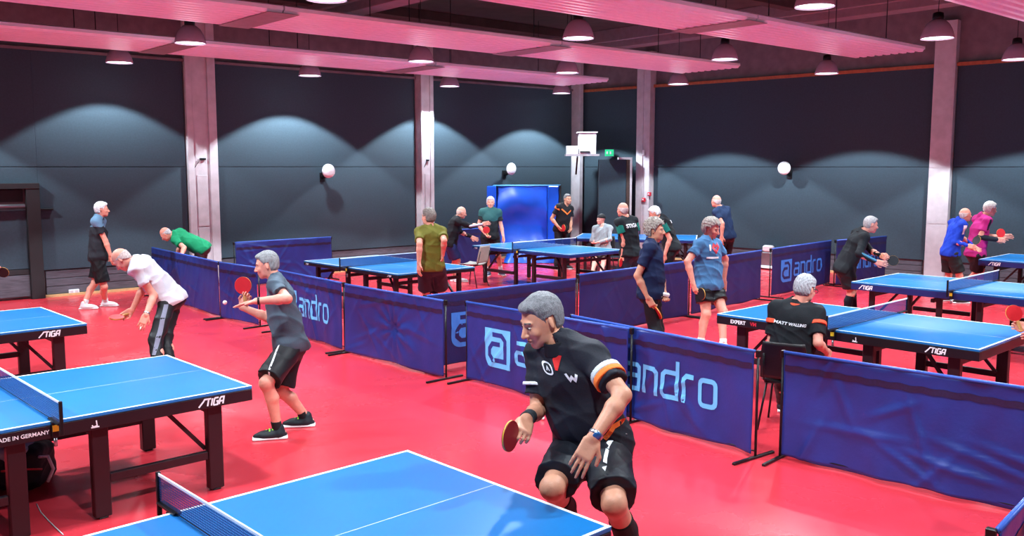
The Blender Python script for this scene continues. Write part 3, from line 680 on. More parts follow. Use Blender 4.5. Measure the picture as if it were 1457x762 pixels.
def make_barrier(p0, p1, label, logo=True, seed=0, style=0, pinch=None, hgt=BH, amp=1.0, posts=(1, 1), feet=(1, 1)):
    p0 = Vector((p0[0], p0[1], 0)); p1 = Vector((p1[0], p1[1], 0)); d = p1 - p0; L = d.length
    t = thing('barrier', label, 'barrier', tuple(p0), math.atan2(d.y, d.x), 'blue court barriers')
    rnd = random.Random(seed); ph = [rnd.uniform(0, 6.28) for _ in range(8)]; fr = [rnd.uniform(3, 5), rnd.uniform(9, 14), rnd.uniform(20, 27)]
    diag = [(rnd.uniform(0.2, L - 0.2), rnd.uniform(0.1, hgt - 0.1), rnd.uniform(-1.3, 1.3), rnd.uniform(0.25, 0.7)) for _ in range(14)]
    def disp(x, z):
        v = z / hgt
        a = amp * (0.25 + 0.75 * (1 - v))
        y = 0.016 * a * math.sin(fr[0] * x + ph[0] + z) + 0.009 * a * math.sin(fr[1] * x + ph[1] + 2.5 * z) + 0.0025 * amp * math.sin(fr[2] * x + ph[2] + 3 * math.sin(4 * z + ph[3]))
        for (cx_, cz_, an, ln) in diag:
            ca, sa_ = math.cos(an), math.sin(an); u = (x - cx_) * ca + (z - cz_) * sa_; w_ = -(x - cx_) * sa_ + (z - cz_) * ca
            if abs(u) < ln and abs(w_) < 0.12: y += 0.012 * amp * math.exp(-(w_ / 0.025) ** 2) * math.cos(u / ln * math.pi / 2) ** 2
        if pinch:
            dx, dz = x - pinch[0], z - pinch[1]; r = math.hypot(dx, dz); an = math.atan2(dz, dx)
            y += 0.013 * math.sin(an * 11) * math.exp(-(r / 0.35) ** 2) * min(1, r / 0.05) - 0.05 * math.exp(-(r / 0.07) ** 2)
        fade = min(1, (hgt - z) / 0.03)
        return y * fade
    th = 0.008
    v, f = cloth_sheet(0.02, L - 0.02, 0.035, hgt, disp, nx=int(L * 44), nz=34, th=th)
    v = [(a, b, c + (0.010 * math.sin(5 * a + ph[5]) if c < 0.06 else 0)) for a, b, c in v]
    mb = MB(); mb.add(v, f, 0, True); cl = mb.build('barrier_cloth', M_CLOTH if style == 0 else M_CLOTH2, t)
    mb = MB(); mb.tube([(0.02, 0, hgt), (L - 0.02, 0, hgt)], 0.014, 8); mb.build('top_sleeve', mat('light_navy_sleeve', srgb(44, 84, 178), rough=0.4, noise=0.1, scale=30), cl)
    # dark stitched hem
    n = int(L * 44); V = []; Fc = []
    for i in range(n + 1):
        x = 0.03 + (L - 0.06) * i / n
        for z in (hgt - 0.15, hgt - 0.125, hgt - 0.10): V.append((x, -disp(x, z) - th - 0.0025 - 0.002 * abs(math.sin(57 * x)), z + 0.004 * math.sin(40 * x + ph[6])))
    for i in range(n): 
        for k in range(2): Fc.append((i * 3 + k, i * 3 + 3 + k, i * 3 + 4 + k, i * 3 + 1 + k))
    if style != 2:
        mb = MB(); mb.add(V, Fc, 0, True); mb.build('hem_band', M_HEM, cl)
    if logo:
        sc = L / 2.33
        zoff = 0.0
        for (art, m, off, nm) in ((ART[0], M_LOGO if style == 0 else M_LOGOD, 0.0045, 'logo_square'), (ART[1], M_CLOTH if style == 0 else M_CLOTH2, 0.0062, 'logo_letter'), (ART[2], M_LOGO if style == 0 else M_LOGOD, 0.0045, 'lettering')):
            V = []
            for a in art[0]:
                x = a[0] * sc; z = a[1] + zoff; V.append((x, -disp(x, z) - th - off, z))
            mb = MB(); mb.add(V, art[1]); mb.build(nm, m, cl)
    for k, x in enumerate((0.0, L)):
        if posts[k]:
            mb = MB(); mb.tube([(x, 0.02, 0.015), (x, 0.02, hgt + 0.005)], 0.011, 8); po = mb.build('post', M_BLACK, t)
            mb = MB(); mb.bbox(x - 0.015, x + 0.015, 0.0, 0.04, hgt - 0.05, hgt + 0.01, 0.004); mb.build('corner_clip', M_BLACK, po)
        if feet[k]:
            mb = MB(); mb.bbox(x - 0.014, x + 0.014, -0.26, 0.26, 0, 0.022, 0.003); mb.build('foot', M_BLACK, t)
    mb = MB(); mb.tube([(0, 0.022, 0.06), (L, 0.022, 0.06)], 0.006, 6); mb.build('lower_rod', M_BLACK, t)
    return t
def bpt(px, py, z=BH): q = on_plane(px, py, z); return (q.x, q.y)
make_barrier(bpt(216, 352), bpt(310, 372.5), 'plain barrier behind the bald man in white shirt', False, 1, 0, amp=0.8)
make_barrier(bpt(311.5, 373), bpt(366, 380.5), 'short visible barrier behind the red bat of the grey shirted player', False, 2, 0, amp=0.8)
make_barrier(bpt(394, 384), bpt(487, 402.5), 'barrier with light blue word behind the grey shirted player', True, 3, 0)
make_barrier(bpt(490, 404), bpt(632, 428), 'plain barrier with a puckered knot in its cloth', False, 4, 0, pinch=(1.05, 0.45), amp=0.8)
make_barrier(bpt(606, 421), bpt(820, 396.5), 'long dark barrier just behind the front man, logo square at left', True, 5, 1, amp=0.5)
make_barrier(bpt(823, 391), bpt(980, 371.5), 'plain dark barrier behind the curly haired man', False, 6, 1, amp=0.5)
make_barrier(bpt(983, 371), bpt(1084, 356), 'plain dark barrier behind the man in light blue shirt', False, 7, 1, amp=0.5)
make_barrier(bpt(1098, 354), bpt(1183, 342), 'dark barrier with whole blue logo near the right wall', True, 8, 1, amp=0.4)
make_barrier(bpt(1190, 344), bpt(1262, 334, 0.95), 'dark barrier behind the player in black jacket', True, 9, 1, hgt=0.92, amp=0.4)
make_barrier(bpt(662, 429), bpt(897, 468), 'barrier with white blue square logo behind the front man', True, 10, 0)
make_barrier(bpt(812, 448.5), bpt(1077, 500), 'barrier with large word right of the front man', True, 11, 0, amp=1.2)
p_a = Vector((*bpt(1113, 500), 0)); p_b = Vector((*bpt(1457, 551.6), 0)); p_b = p_a + (p_b - p_a).normalized() * 2.33
make_barrier(p_a, p_b, 'plain wrinkled barrier filling the lower right', False, 12, 0, amp=1.5)
p_a = Vector((*bpt(1418, 756), 0)); p_b = Vector((*bpt(1457, 714), 0)); p_b = p_a + (p_b - p_a).normalized() * 2.1
make_barrier(p_a, p_b, 'barrier end cut off at the bottom right corner', False, 13, 0)
make_barrier(bpt(333, 345), bpt(472, 337), 'plain barrier in front of the back wall left of the tables', False, 14, 0, amp=1.3)
make_barrier(bpt(604, 329.5), bpt(712, 323), 'dark barrier behind the bald man reaching out', False, 15, 1)

# ================================================================== CHAIRS
def make_chair(loc, rotz, label, m_seat, m_leg):
    t = thing('stacking_chair', label, 'chair', loc, rotz, 'stacking chairs')      # faces +X
    v = []; f = []; n = 10
    def shell(fn, nu, nv, th):
        V = []
        for s in (0, 1):
            for j in range(nv + 1):
                for i in range(nu + 1):
                    p, nn = fn(i / nu, j / nv); V.append(tuple(Vector(p) + Vector(nn) * (th * s)))
        N = (nu + 1) * (nv + 1); F_ = []
        for j in range(nv):
            for i in range(nu): a = j * (nu + 1) + i; F_.append((a, a + 1, a + nu + 2, a + nu + 1)); F_.append((N + a, N + a + nu + 1, N + a + nu + 2, N + a + 1))
        for i in range(nu): F_.append((i, N + i, N + i + 1, i + 1)); a = nv * (nu + 1) + i; F_.append((a, a + 1, N + a + 1, N + a))
        for j in range(nv): a = j * (nu + 1); b = a + nu + 1; F_.append((a, b, N + b, N + a)); a += nu; b += nu; F_.append((a, N + a, N + b, b))
        return V, F_
    V, F_ = shell(lambda u, w: ((0.21 - 0.42 * u, (w - 0.5) * (0.44 - 0.04 * u), 0.45 + 0.03 * (2 * w - 1) ** 2 - 0.015 * math.sin(u * math.pi)), (0, 0, -1)), 10, 10, 0.012)
    mb = MB(); mb.add(V, F_, 0, True); mb.build('seat', m_seat, t)
    V, F_ = shell(lambda u, w: ((-0.215 - 0.07 * u - 0.03 * (1 - (2 * w - 1) ** 2), (w - 0.5) * (0.42 - 0.06 * u ** 3), 0.49 + 0.34 * u), (-1, 0, 0)), 10, 10, 0.012)
    mb = MB(); mb.add(V, F_, 0, True); mb.build('backrest', m_seat, t)
    for sy in (-1, 1):
        mb = MB(); mb.tube([(0.15, sy * 0.17, 0.435), (0.22, sy * 0.22, 0.0)], 0.010, 8); mb.build('leg', m_leg, t)
        mb = MB(); mb.tube([(-0.12, sy * 0.17, 0.435), (-0.23, sy * 0.22, 0.0)], 0.010, 8); mb.build('leg', m_leg, t)
        mb = MB(); mb.tube([(-0.14, sy * 0.18, 0.43), (-0.22, sy * 0.18, 0.47), (-0.29, sy * 0.17, 0.72)], 0.010, 8); mb.build('back_support', m_leg, t)
    mb = MB(); mb.tube([(0.15, -0.19, 0.43), (0.15, 0.19, 0.43)], 0.010, 8); mb.tube([(-0.14, -0.19, 0.43), (-0.14, 0.19, 0.43)], 0.010, 8); mb.build('seat_frame', m_leg, t)
    return t
M_CHG = mat('grey_plastic_chair', srgb(140, 134, 128), rough=0.5, noise=0.05)
M_CHB = mat('black_plastic_chair', srgb(26, 18, 22), rough=0.45, noise=0.05)
p = on_plane(673, 407); make_chair((p.x, p.y, 0), math.radians(150) - YAW, 'grey stacking chair between two tables at centre', M_CHG, M_BLACK)

# ================================================================== PEOPLE : signed distance fields polygonised with surface nets
def npv(v): return np.array((v[0], v[1], v[2]), dtype=np.float32)
class SDF:
    """list of primitives joined smoothly, then cut"""
    def __init__(s): s.p = []; s.cuts = []
    def rc(s, a, b, ra, rb, k=0.02, flat=False, sub=False, flat_a=False): s.p.append(('rc', npv(a), npv(b), ra, rb, k, flat, sub, flat_a)); return s
    def ell(s, c, B, r, k=0.02, sub=False): s.p.append(('ell', npv(c), np.array([npv(b) for b in B]), np.array(r, dtype=np.float32), k, sub)); return s
    def box(s, c, B, r, rad=0.006, k=0.01, sub=False): s.p.append(('box', npv(c), np.array([npv(b) for b in B]), np.array(r, dtype=np.float32), rad, k, sub)); return s
    def cut(s, p, n): s.cuts.append((npv(p), npv(n))); return s           # removes the side n points to
    def grow(s, g):
        o = SDF(); o.cuts = list(s.cuts)
        for q in s.p:
            if q[0] == 'rc': o.p.append(('rc', q[1], q[2], q[3] + g, q[4] + g) + q[5:])
            elif q[0] == 'ell': o.p.append(('ell', q[1], q[2], q[3] + g) + q[4:])
            else: o.p.append(('box', q[1], q[2], q[3] + g) + q[4:])
        return o
    def bounds(s):
        lo = np.full(3, 1e9); hi = -lo
        for q in s.p:
            if q[-1] is True and q[0] != 'rc': continue
            if q[0] == 'rc':
                if q[7]: continue
                r = max(q[3], q[4]); a = np.minimum(q[1], q[2]) - r; b = np.maximum(q[1], q[2]) + r
            else:
                r = np.abs(q[2].T @ np.diag(q[3])).sum(1); a = q[1] - r; b = q[1] + r
            lo = np.minimum(lo, a); hi = np.maximum(hi, b)
        return lo, hi
    def mesh(s, h, wr=0.0, wseed=0, post=None):
        lo, hi = s.bounds(); lo = lo - 0.02 - 2 * h; hi = hi + 0.02 + 2 * h
        n = np.ceil((hi - lo) / h).astype(int) + 1
        f = np.full(n, 1.0, dtype=np.float32)
        ax = [lo[i] + h * np.arange(n[i]) for i in range(3)]
        for q in s.p:
            if q[0] == 'rc': k = q[5]; sub = q[7]; r = max(q[3], q[4]); a = np.minimum(q[1], q[2]) - r; b = np.maximum(q[1], q[2]) + r
            else:
                k = q[-2]; sub = q[-1]; r = np.abs(q[2].T @ np.diag(q[3])).sum(1); a = q[1] - r; b = q[1] + r
            mg = k + 2.5 * h + 0.01
            i0 = np.clip(np.floor((a - mg - lo) / h).astype(int), 0, n - 1); i1 = np.clip(np.ceil((b + mg - lo) / h).astype(int) + 1, 1, n)
            if (i1 <= i0).any(): continue
            X = ax[0][i0[0]:i1[0], None, None].astype(np.float32); Y = ax[1][None, i0[1]:i1[1], None].astype(np.float32); Z = ax[2][None, None, i0[2]:i1[2]].astype(np.float32)
            sl = (slice(i0[0], i1[0]), slice(i0[1], i1[1]), slice(i0[2], i1[2]))
            if q[0] == 'rc':
                A, Bp = q[1], q[2]; D = Bp - A; L2 = float(D @ D) + 1e-12
                px, py, pz = X - A[0], Y - A[1], Z - A[2]
                tt = (px * D[0] + py * D[1] + pz * D[2]) / L2; t = np.clip(tt, 0, 1)
                d = np.sqrt((px - t * D[0]) ** 2 + (py - t * D[1]) ** 2 + (pz - t * D[2]) ** 2) - (q[3] + t * (q[4] - q[3]))
                if q[6]: d = np.maximum(np.sqrt(np.maximum(0, px ** 2 + py ** 2 + pz ** 2 - np.maximum(tt, 0) ** 2 * L2)) - (q[3] + np.clip(tt, 0, 1.2) * (q[4] - q[3])), (tt - 1) * math.sqrt(L2)) if not q[8] else np.maximum(np.sqrt(np.maximum(0, px ** 2 + py ** 2 + pz ** 2 - tt ** 2 * L2)) - (q[3] + np.clip(tt, -.2, 1.2) * (q[4] - q[3])), np.maximum((tt - 1), -tt) * math.sqrt(L2))
            elif q[0] == 'ell':
                c = q[1]; B = q[2]; R = q[3]; px, py, pz = X - c[0], Y - c[1], Z - c[2]
                k0 = 0; k1 = 0
                for m in range(3):
                    u = px * B[m, 0] + py * B[m, 1] + pz * B[m, 2]; k0 = k0 + (u / R[m]) ** 2; k1 = k1 + (u / R[m] ** 2) ** 2
                k0 = np.sqrt(k0); k1 = np.sqrt(k1) + 1e-9; d = k0 * (k0 - 1) / k1
            else:
                c = q[1]; B = q[2]; R = q[3]; rad = q[4]; px, py, pz = X - c[0], Y - c[1], Z - c[2]; out = 0; ins = -1e9
                for m in range(3):
                    u = np.abs(px * B[m, 0] + py * B[m, 1] + pz * B[m, 2]) - (R[m] - rad); out = out + np.maximum(u, 0) ** 2; ins = np.maximum(ins, u)
                d = np.sqrt(out) + np.minimum(ins, 0) - rad
            g = f[sl]
            if sub:
                hh = np.clip(0.5 - 0.5 * (g + d) / k, 0, 1); f[sl] = g + (-d - g) * hh + k * hh * (1 - hh)
            else:
                hh = np.clip(0.5 + 0.5 * (d - g) / k, 0, 1); f[sl] = d + (g - d) * hh - k * hh * (1 - hh)
        if wr > 0:
            rs = np.random.RandomState(wseed); X = ax[0][:, None, None]; Y = ax[1][None, :, None]; Z = ax[2][None, None, :]
            for i in range(5):
                v = rs.normal(size=3); v[2] *= 1.4; v /= np.linalg.norm(v); fr = rs.uniform(9, 24); w2 = rs.normal(size=3) * 6
                sn = np.sin(fr * (v[0] * X + v[1] * Y + v[2] * Z) + 1.8 * np.sin(w2[0] * X + w2[1] * Y + w2[2] * Z) + rs.uniform(0, 6))
                f += (wr * (1.0 if i < 3 else 0.6) * (0.35 - (1 - np.abs(sn)) ** 2)).astype(np.float32)
        for p_, n_ in s.cuts:
            f = np.maximum(f, (ax[0][:, None, None] - p_[0]) * n_[0] + (ax[1][None, :, None] - p_[1]) * n_[1] + (ax[2][None, None, :] - p_[2]) * n_[2])
        if post is not None: f = post(f, ax)
        return surfnet(f, lo, h)
def surfnet(f, org, h):
    s = f < 0
    nx, ny, nz = f.shape
    c = [(i, j, k) for i in (0, 1) for j in (0, 1) for k in (0, 1)]
    sl = lambda i, j, k: (slice(i, nx - 1 + i), slice(j, ny - 1 + j), slice(k, nz - 1 + k))
    cnt = sum(s[sl(*q)].astype(np.int8) for q in c)
    act = (cnt > 0) & (cnt < 8)
    idx = np.full(act.shape, -1, dtype=np.int64); I = np.argwhere(act)
    if len(I) == 0: return [], []
    idx[act] = np.arange(len(I))
    P = np.zeros((len(I), 3)); N = np.zeros(len(I))
    vals = {q: f[I[:, 0] + q[0], I[:, 1] + q[1], I[:, 2] + q[2]] for q in c}
    for q in c:
        for a in range(3):
            if q[a] == 0:
                r = list(q); r[a] = 1; r = tuple(r); v0, v1 = vals[q], vals[r]; m = (v0 < 0) != (v1 < 0)
                t = np.where(m, v0 / np.where(m, v0 - v1, 1), 0)
                pt = np.tile(np.array(q, dtype=float), (len(I), 1)); pt[:, a] = t
                P[m] += pt[m]; N[m] += 1
    P = (P / N[:, None] + I) * h + org
    Q = []
    for a in range(3):
        b, c2 = (a + 1) % 3, (a + 2) % 3
        sa = [slice(None)] * 3; sb = [slice(None)] * 3; sa[a] = slice(0, -1); sb[a] = slice(1, None)
        m = s[tuple(sa)] != s[tuple(sb)]
        E_ = np.argwhere(m); E_ = E_[(E_[:, b] > 0) & (E_[:, c2] > 0) & (E_[:, b] < f.shape[b] - 1) & (E_[:, c2] < f.shape[c2] - 1)]
        if len(E_) == 0: continue
        ins = s[E_[:, 0], E_[:, 1], E_[:, 2]]
        def g(db, dc):
            e = E_.copy(); e[:, b] -= db; e[:, c2] -= dc; return idx[e[:, 0], e[:, 1], e[:, 2]]
        q = np.stack([g(1, 1), g(0, 1), g(0, 0), g(1, 0)], 1); q[~ins] = q[~ins][:, ::-1]
        Q.append(q)
    Q = np.concatenate(Q); Q = Q[(Q >= 0).all(1)]
    return P, Q
def np_mesh(name, parts, m, parent, origin, mats=None):
    """parts : list of (P, Q)"""
    Ps = []; Qs = []; n = 0
    for P, Q in parts:
        if len(P) == 0: continue
        Ps.append(P); Qs.append(Q + n); n += len(P)
    if not Ps: return None
    P = np.concatenate(Ps) - np.array(origin); Q = np.concatenate(Qs)
    me = bpy.data.meshes.new(name)
    me.vertices.add(len(P)); me.vertices.foreach_set('co', P.astype(np.float32).ravel())
    me.loops.add(Q.size); me.loops.foreach_set('vertex_index', Q.astype(np.int32).ravel())
    me.polygons.add(len(Q)); me.polygons.foreach_set('loop_start', np.arange(0, Q.size, 4, dtype=np.int32)); me.polygons.foreach_set('loop_total', np.full(len(Q), 4, dtype=np.int32))
    me.polygons.foreach_set('use_smooth', np.ones(len(Q), dtype=bool))
    me.update(calc_edges=True); me.validate()
    me.materials.append(m)
    o = bpy.data.objects.new(name, me); link(o, parent); return o

def skinmat(tone):
    name = 'skin_%s' % tone
    c = {'pale': srgb(232, 178, 160), 'ruddy': srgb(222, 150, 130), 'tan': srgb(200, 142, 116), 'brown': srgb(150, 100, 80)}[tone]
    return mat(name, c, rough=0.5, noise=0.08, scale=30, bump=0.1, bscale=120, spec=0.4)
def fabric(name, rgb, rough=0.8, noise=0.08):
    return mat('fabric_' + name, srgb(*rgb), rough=rough, noise=noise, scale=12, bump=0.15, bscale=90, spec=0.3)
M_EYEW = mat('eye_white', srgb(186, 176, 170), rough=0.3, noise=0.02)
M_IRIS = mat('eye_iris', srgb(40, 28, 24), rough=0.2, noise=0.02)
M_LIP = mat('lip', srgb(165, 90, 85), rough=0.5, noise=0.05)
M_MOUTH = mat('mouth_dark', srgb(60, 20, 22), rough=0.6, noise=0.05)

def make_bat(grip, dirv, nrm, label, front=M_RED, back=M_BLKR, gap=0.0):
    """bat with its handle at grip, blade along dirv, front rubber facing nrm"""
    d = dirv.normalized(); n = (nrm - d * nrm.dot(d)).normalized(); s = n.cross(d)
    R = Matrix((d, s, n)).transposed().to_4x4()
    t = thing('table_tennis_bat', label, 'bat', (0, 0, 0)); t.rotation_mode = 'QUATERNION'; t.location = grip; t.rotation_quaternion = R.to_quaternion()
    mb = MB(); mb.bbox(-0.06, 0.05, -0.014, 0.014, -0.011, 0.011, 0.004); mb.build('handle', M_WOOD, t)
    def outline(r, x0=0.0):
        pts = []
        for k in range(30):
            a = 2 * math.pi * k / 30; x = 0.125 + r * 1.03 * math.cos(a); y = r * math.sin(a)
            pts.append((x, y))
        return pts
    def slab(r, z0, z1, nm, m, neck=False):
        o_ = outline(r)
        mb = MB(); n_ = len(o_); v = [(x, y, z0) for x, y in o_] + [(x, y, z1) for x, y in o_]
        fs = [tuple(range(n_ - 1, -1, -1)), tuple(range(n_, 2 * n_))] + [(i, (i + 1) % n_, n_ + (i + 1) % n_, n_ + i) for i in range(n_)]
        mb.add(v, fs)
        if neck: mb.box(0.045, 0.07, -0.02, 0.02, z0 + 0.0005, z1 - 0.0005)
        mb.build(nm, m, t)
    slab(0.077, -0.003, 0.003, 'blade', M_EDGE, True); slab(0.0755, 0.0031, 0.007, 'front_rubber', front); slab(0.0755, -0.007, -0.0031, 'back_rubber', back)
    return t

PEOPLE = {}
def limb_hand(S, wrist, d, n, thumb, q, curl, far):
    """adds a hand to the arm field. d finger direction, n palm normal, thumb = unit vector to the thumb side"""
    B = (d, thumb, n)
    S.box(wrist + d * 0.052 * q, B, (0.048 * q, 0.040 * q, 0.0135 * q), 0.012 * q, 0.012)
    S.ell(wrist + d * 0.03 * q + thumb * 0.022 * q + n * 0.006 * q, B, (0.034 * q, 0.02 * q, 0.015 * q), 0.012)
    rr = 0.0088 if not far else 0.0098
    for i, L in enumerate((0.078, 0.086, 0.080, 0.062)):
        off = 0.030 - i * 0.0205; a = curl[i] if isinstance(curl, (list, tuple)) else curl
        base = wrist + d * (0.092 - 0.004 * abs(i - 1)) * q + thumb * off * q
        spread = thumb * (0.06 * (1.5 - i)); dd = (d + spread).normalized(); cur = base; ang = a * 0.5
        for sgm, fr in ((0, 0.45), (1, 0.32), (2, 0.25)):
            v = (dd * math.cos(ang) + n * math.sin(ang)).normalized(); nx_ = cur + v * (L * fr * q)
            S.rc(cur, nx_, (rr - 0.0008 * sgm) * q, (rr - 0.0008 * (sgm + 1)) * q, 0.004)
            cur = nx_; ang += a
    a = curl[0] if isinstance(curl, (list, tuple)) else curl
    b = wrist + d * 0.025 * q + thumb * 0.032 * q; v = (d * 0.75 + thumb * (0.75 - 0.3 * a) + n * (0.15 + 0.45 * a)).normalized(); m_ = b + v * 0.042 * q
    S.rc(b, m_, 0.0125 * q, 0.0105 * q, 0.008); v2 = (d * 0.95 + thumb * (0.25 - 0.5 * a) + n * (0.2 + 0.4 * a)).normalized(); S.rc(m_, m_ + v2 * 0.034 * q, 0.0105 * q, 0.0085 * q, 0.004)

def person(label, h, pel, neck, head, yaw, larm, rarm, lleg, rleg, skin='ruddy', hair=('short', (190, 190, 195)), shirt=None, bottom=None,
           shoes=(30, 30, 34), sole=(235, 235, 235), sock=None, face=None, hpitch=0, girth=1.0, belly=0.0, near=False, hips=None, hq=1.0, seated=False, side_tilt=0.0, sleeve=0.62, lhand=None, rhand=None, neckside=0, lace=None):
    s = h / 1.75; vox = 0.0055 if near else 0.0085; vb = 0.009 if near else 0.013; vh = 0.0045 if near else 0.007
    far = not near
    Z = Vector((0, 0, 1))
    pelp = at_depth(*pel)
    f0 = ydir(yaw); fh = ydir(hips if hips is not None else yaw)
    nb = reach(pelp, neck[0], neck[1], 0.52 * s, neckside)
    u = (nb - pelp).normalized(); r = f0.cross(u).normalized(); f = u.cross(r).normalized()
    rh = fh.cross(Z).normalized()
    up_p = (u * 0.6 + Z * 0.4).normalized(); fp = up_p.cross(rh).normalized()
    J = {}
    base = Vector((pelp.x, pelp.y, 0))
    shl = nb - u * 0.045 * s - r * 0.166 * s * girth ** 0.5; shr = nb - u * 0.045 * s + r * 0.166 * s * girth ** 0.5
    hl = pelp - rh * 0.09 * s - Z * 0.02 * s; hr = pelp + rh * 0.09 * s - Z * 0.02 * s
    t = thing('person', label, 'person', tuple(base))
    # ---------- arms
    arms = {}
    for side, sh, spec, hs in (('l', shl, larm, lhand), ('r', shr, rarm, rhand)):
        if spec is None: spec = 'down'
        sg = -1 if side == 'l' else 1
        if spec == 'down':
            el = sh + (-Z * 0.95 + r * sg * 0.18 + f * -0.08).normalized() * 0.285 * s; wr = el + (-Z + f * 0.35 + r * sg * 0.02).normalized() * 0.25 * s; hd = (wr - el).normalized()
        else:
            e = spec[0]; w = spec[1]
            el = reach(sh, e[0], e[1], 0.285 * s, e[2]); wr = reach(el, w[0], w[1], 0.25 * s, w[2])
            hd = (wr - el).normalized()
            if len(spec) > 2: hd = (reach(wr, spec[2][0], spec[2][1], 0.15 * s, spec[2][2]) - wr).normalized()
        hs = hs or {}
        inw = hs.get('n', (-r * sg * 0.8 + f * 0.3))
        n_ = (inw - hd * inw.dot(hd)).normalized()
        th = hd.cross(n_) * (1 if side == 'l' else -1)
        th = hs['thumb'] if 'thumb' in hs else th
        th = (th - hd * th.dot(hd) - n_ * th.dot(n_)).normalized()
        arms[side] = dict(sh=sh, el=el, wr=wr, hd=hd, n=n_, th=th, curl=hs.get('curl', 0.35), palm=wr + hd * 0.075 * s + n_ * 0.028 * s)
    # ---------- legs
    legs = {}
    for side, hp, spec in (('l', hl, lleg), ('r', hr, rleg)):
        sg = -1 if side == 'l' else 1
        spec = spec or {}
        if 'ank' in spec: an = on_plane(spec['ank'][0], spec['ank'][1], 0.09 * s)
        else: an = Vector((hp.x, hp.y, 0.09 * s)) + fh * spec.get('fwd', 0.0) + rh * (sg * 0.05 + spec.get('out', 0)) 
        Lt, Ls = 0.44 * s, 0.42 * s; dv = an - hp; D = dv.length
        if not spec.get('bend') and D > 0.72 * (Lt + Ls) and not seated: k = D / ((Lt + Ls) * 0.985); Lt *= k; Ls *= k
        if D > (Lt + Ls) * 0.995: k = D / ((Lt + Ls) * 0.995); Lt *= k; Ls *= k
        dn = dv.normalized(); a = (Lt * Lt - Ls * Ls + D * D) / (2 * D); hh = math.sqrt(max(0, Lt * Lt - a * a))
        pole = ydir(spec['kyaw']) if 'kyaw' in spec else (fh + rh * sg * 0.15)
        pole = (pole - dn * pole.dot(dn)).normalized(); kn = hp + dn * a + pole * hh
        if 'knee' in spec: kn = reach(hp, spec['knee'][0], spec['knee'][1], 0.44 * s, spec['knee'][2])
        td = ydir(spec['toe']) if 'toe' in spec else (fh + rh * sg * 0.2).normalized()
        legs[side] = dict(hp=hp, kn=kn, an=an, td=td, lift=spec.get('lift', 0))
    # ---------- torso field
    g = girth
    T = SDF()
    Bp = (rh, fp, up_p); Bt = (r, f, u); mid = pelp + u * 0.19 * s
    T.ell(pelp - up_p * 0.01 * s, Bp, (0.168 * s * g, 0.122 * s * g, 0.125 * s), 0.05)
    T.ell(pelp - fp * 0.04 * s - up_p * 0.05 * s, Bp, (0.15 * s * g, 0.09 * s * g, 0.09 * s), 0.04)
    T.ell(mid, Bt, (0.148 * s * g, 0.108 * s * g, 0.17 * s), 0.05)
    if belly: T.ell(pelp + u * 0.13 * s + f * 0.055 * s * belly, Bt, (0.135 * s * g, 0.10 * s * (1 + 0.3 * belly), 0.13 * s), 0.05)
    T.ell(pelp + u * 0.365 * s + f * 0.005, Bt, (0.165 * s * g, 0.118 * s * g, 0.165 * s), 0.05)
    T.ell(pelp + u * 0.42 * s - f * 0.035 * s, Bt, (0.15 * s * g, 0.085 * s, 0.10 * s), 0.04)
    T.rc(shl, shr, 0.06 * s, 0.06 * s, 0.05)
    T.rc(nb + u * 0.03 * s, shl, 0.05 * s, 0.052 * s, 0.04); T.rc(nb + u * 0.03 * s, shr, 0.05 * s, 0.052 * s, 0.04)
    parts = [T.mesh(vb)]
    # ---------- head
    q = s * hq * 0.99
    hc = reach(nb, head[0], head[1], 0.165 * s, head[2] if len(head) > 2 else 0)
    hy = face if face is not None else yaw; hf0 = ydir(hy); pr = math.radians(hpitch)
    hf = (hf0 * math.cos(pr) - Z * math.sin(pr)).normalized()
    hr_ = hf0.cross(Z).normalized(); hu = hr_.cross(hf).normalized(); BH_ = (hr_, hf, hu)
    H = SDF(); c = hc + hu * 0.0
    H.ell(c + hu * 0.028 * q - hf * 0.012 * q, BH_, (0.077 * q, 0.096 * q, 0.093 * q), 0.02)
    H.ell(c - hu * 0.028 * q + hf * 0.018 * q, BH_, (0.065 * q, 0.077 * q, 0.083 * q), 0.03)
    H.ell(c - hu * 0.075 * q + hf * 0.03 * q, BH_, (0.05 * q, 0.052 * q, 0.035 * q), 0.03)
    H.ell(c - hu * 0.098 * q + hf * 0.068 * q, BH_, (0.026 * q, 0.02 * q, 0.018 * q), 0.025)
    H.ell(c + hu * 0.022 * q + hf * 0.078 * q, BH_, (0.052 * q, 0.014 * q, 0.010 * q), 0.015)
    for sg in (-1, 1):
        H.ell(c + hu * 0.001 * q + hf * 0.099 * q + hr_ * sg * 0.032 * q, BH_, (0.018 * q, 0.014 * q, 0.011 * q), 0.012, sub=True)
        H.ell(c - hu * 0.03 * q + hf * 0.068 * q + hr_ * sg * 0.038 * q, BH_, (0.022 * q, 0.018 * q, 0.02 * q), 0.02)
        eb = (hr_ * sg * 0.9 - hf * 0.42).normalized(); ef = hu.cross(eb).normalized()
        H.ell(c - hu * 0.008 * q - hf * 0.008 * q + hr_ * sg * 0.078 * q, (eb, ef, hu), (0.006 * q, 0.016 * q, 0.029 * q), 0.008)
    H.rc(c + hf * 0.088 * q + hu * 0.008 * q, c - hu * 0.034 * q + hf * 0.112 * q, 0.008 * q, 0.0125 * q, 0.010)
    for sg in (-1, 1): H.ell(c - hu * 0.038 * q + hf * 0.100 * q + hr_ * sg * 0.011 * q, BH_, (0.009 * q, 0.012 * q, 0.008 * q), 0.006)
    H.ell(c - hu * 0.060 * q + hf * 0.090 * q, BH_, (0.024 * q, 0.010 * q, 0.006 * q), 0.006); H.ell(c - hu * 0.073 * q + hf * 0.088 * q, BH_, (0.021 * q, 0.010 * q, 0.006 * q), 0.006)
    H.rc(nb - u * 0.05 * s, c - hu * 0.045 * q - hf * 0.022 * q, 0.064 * q * g ** 0.5, 0.053 * q, 0.025)
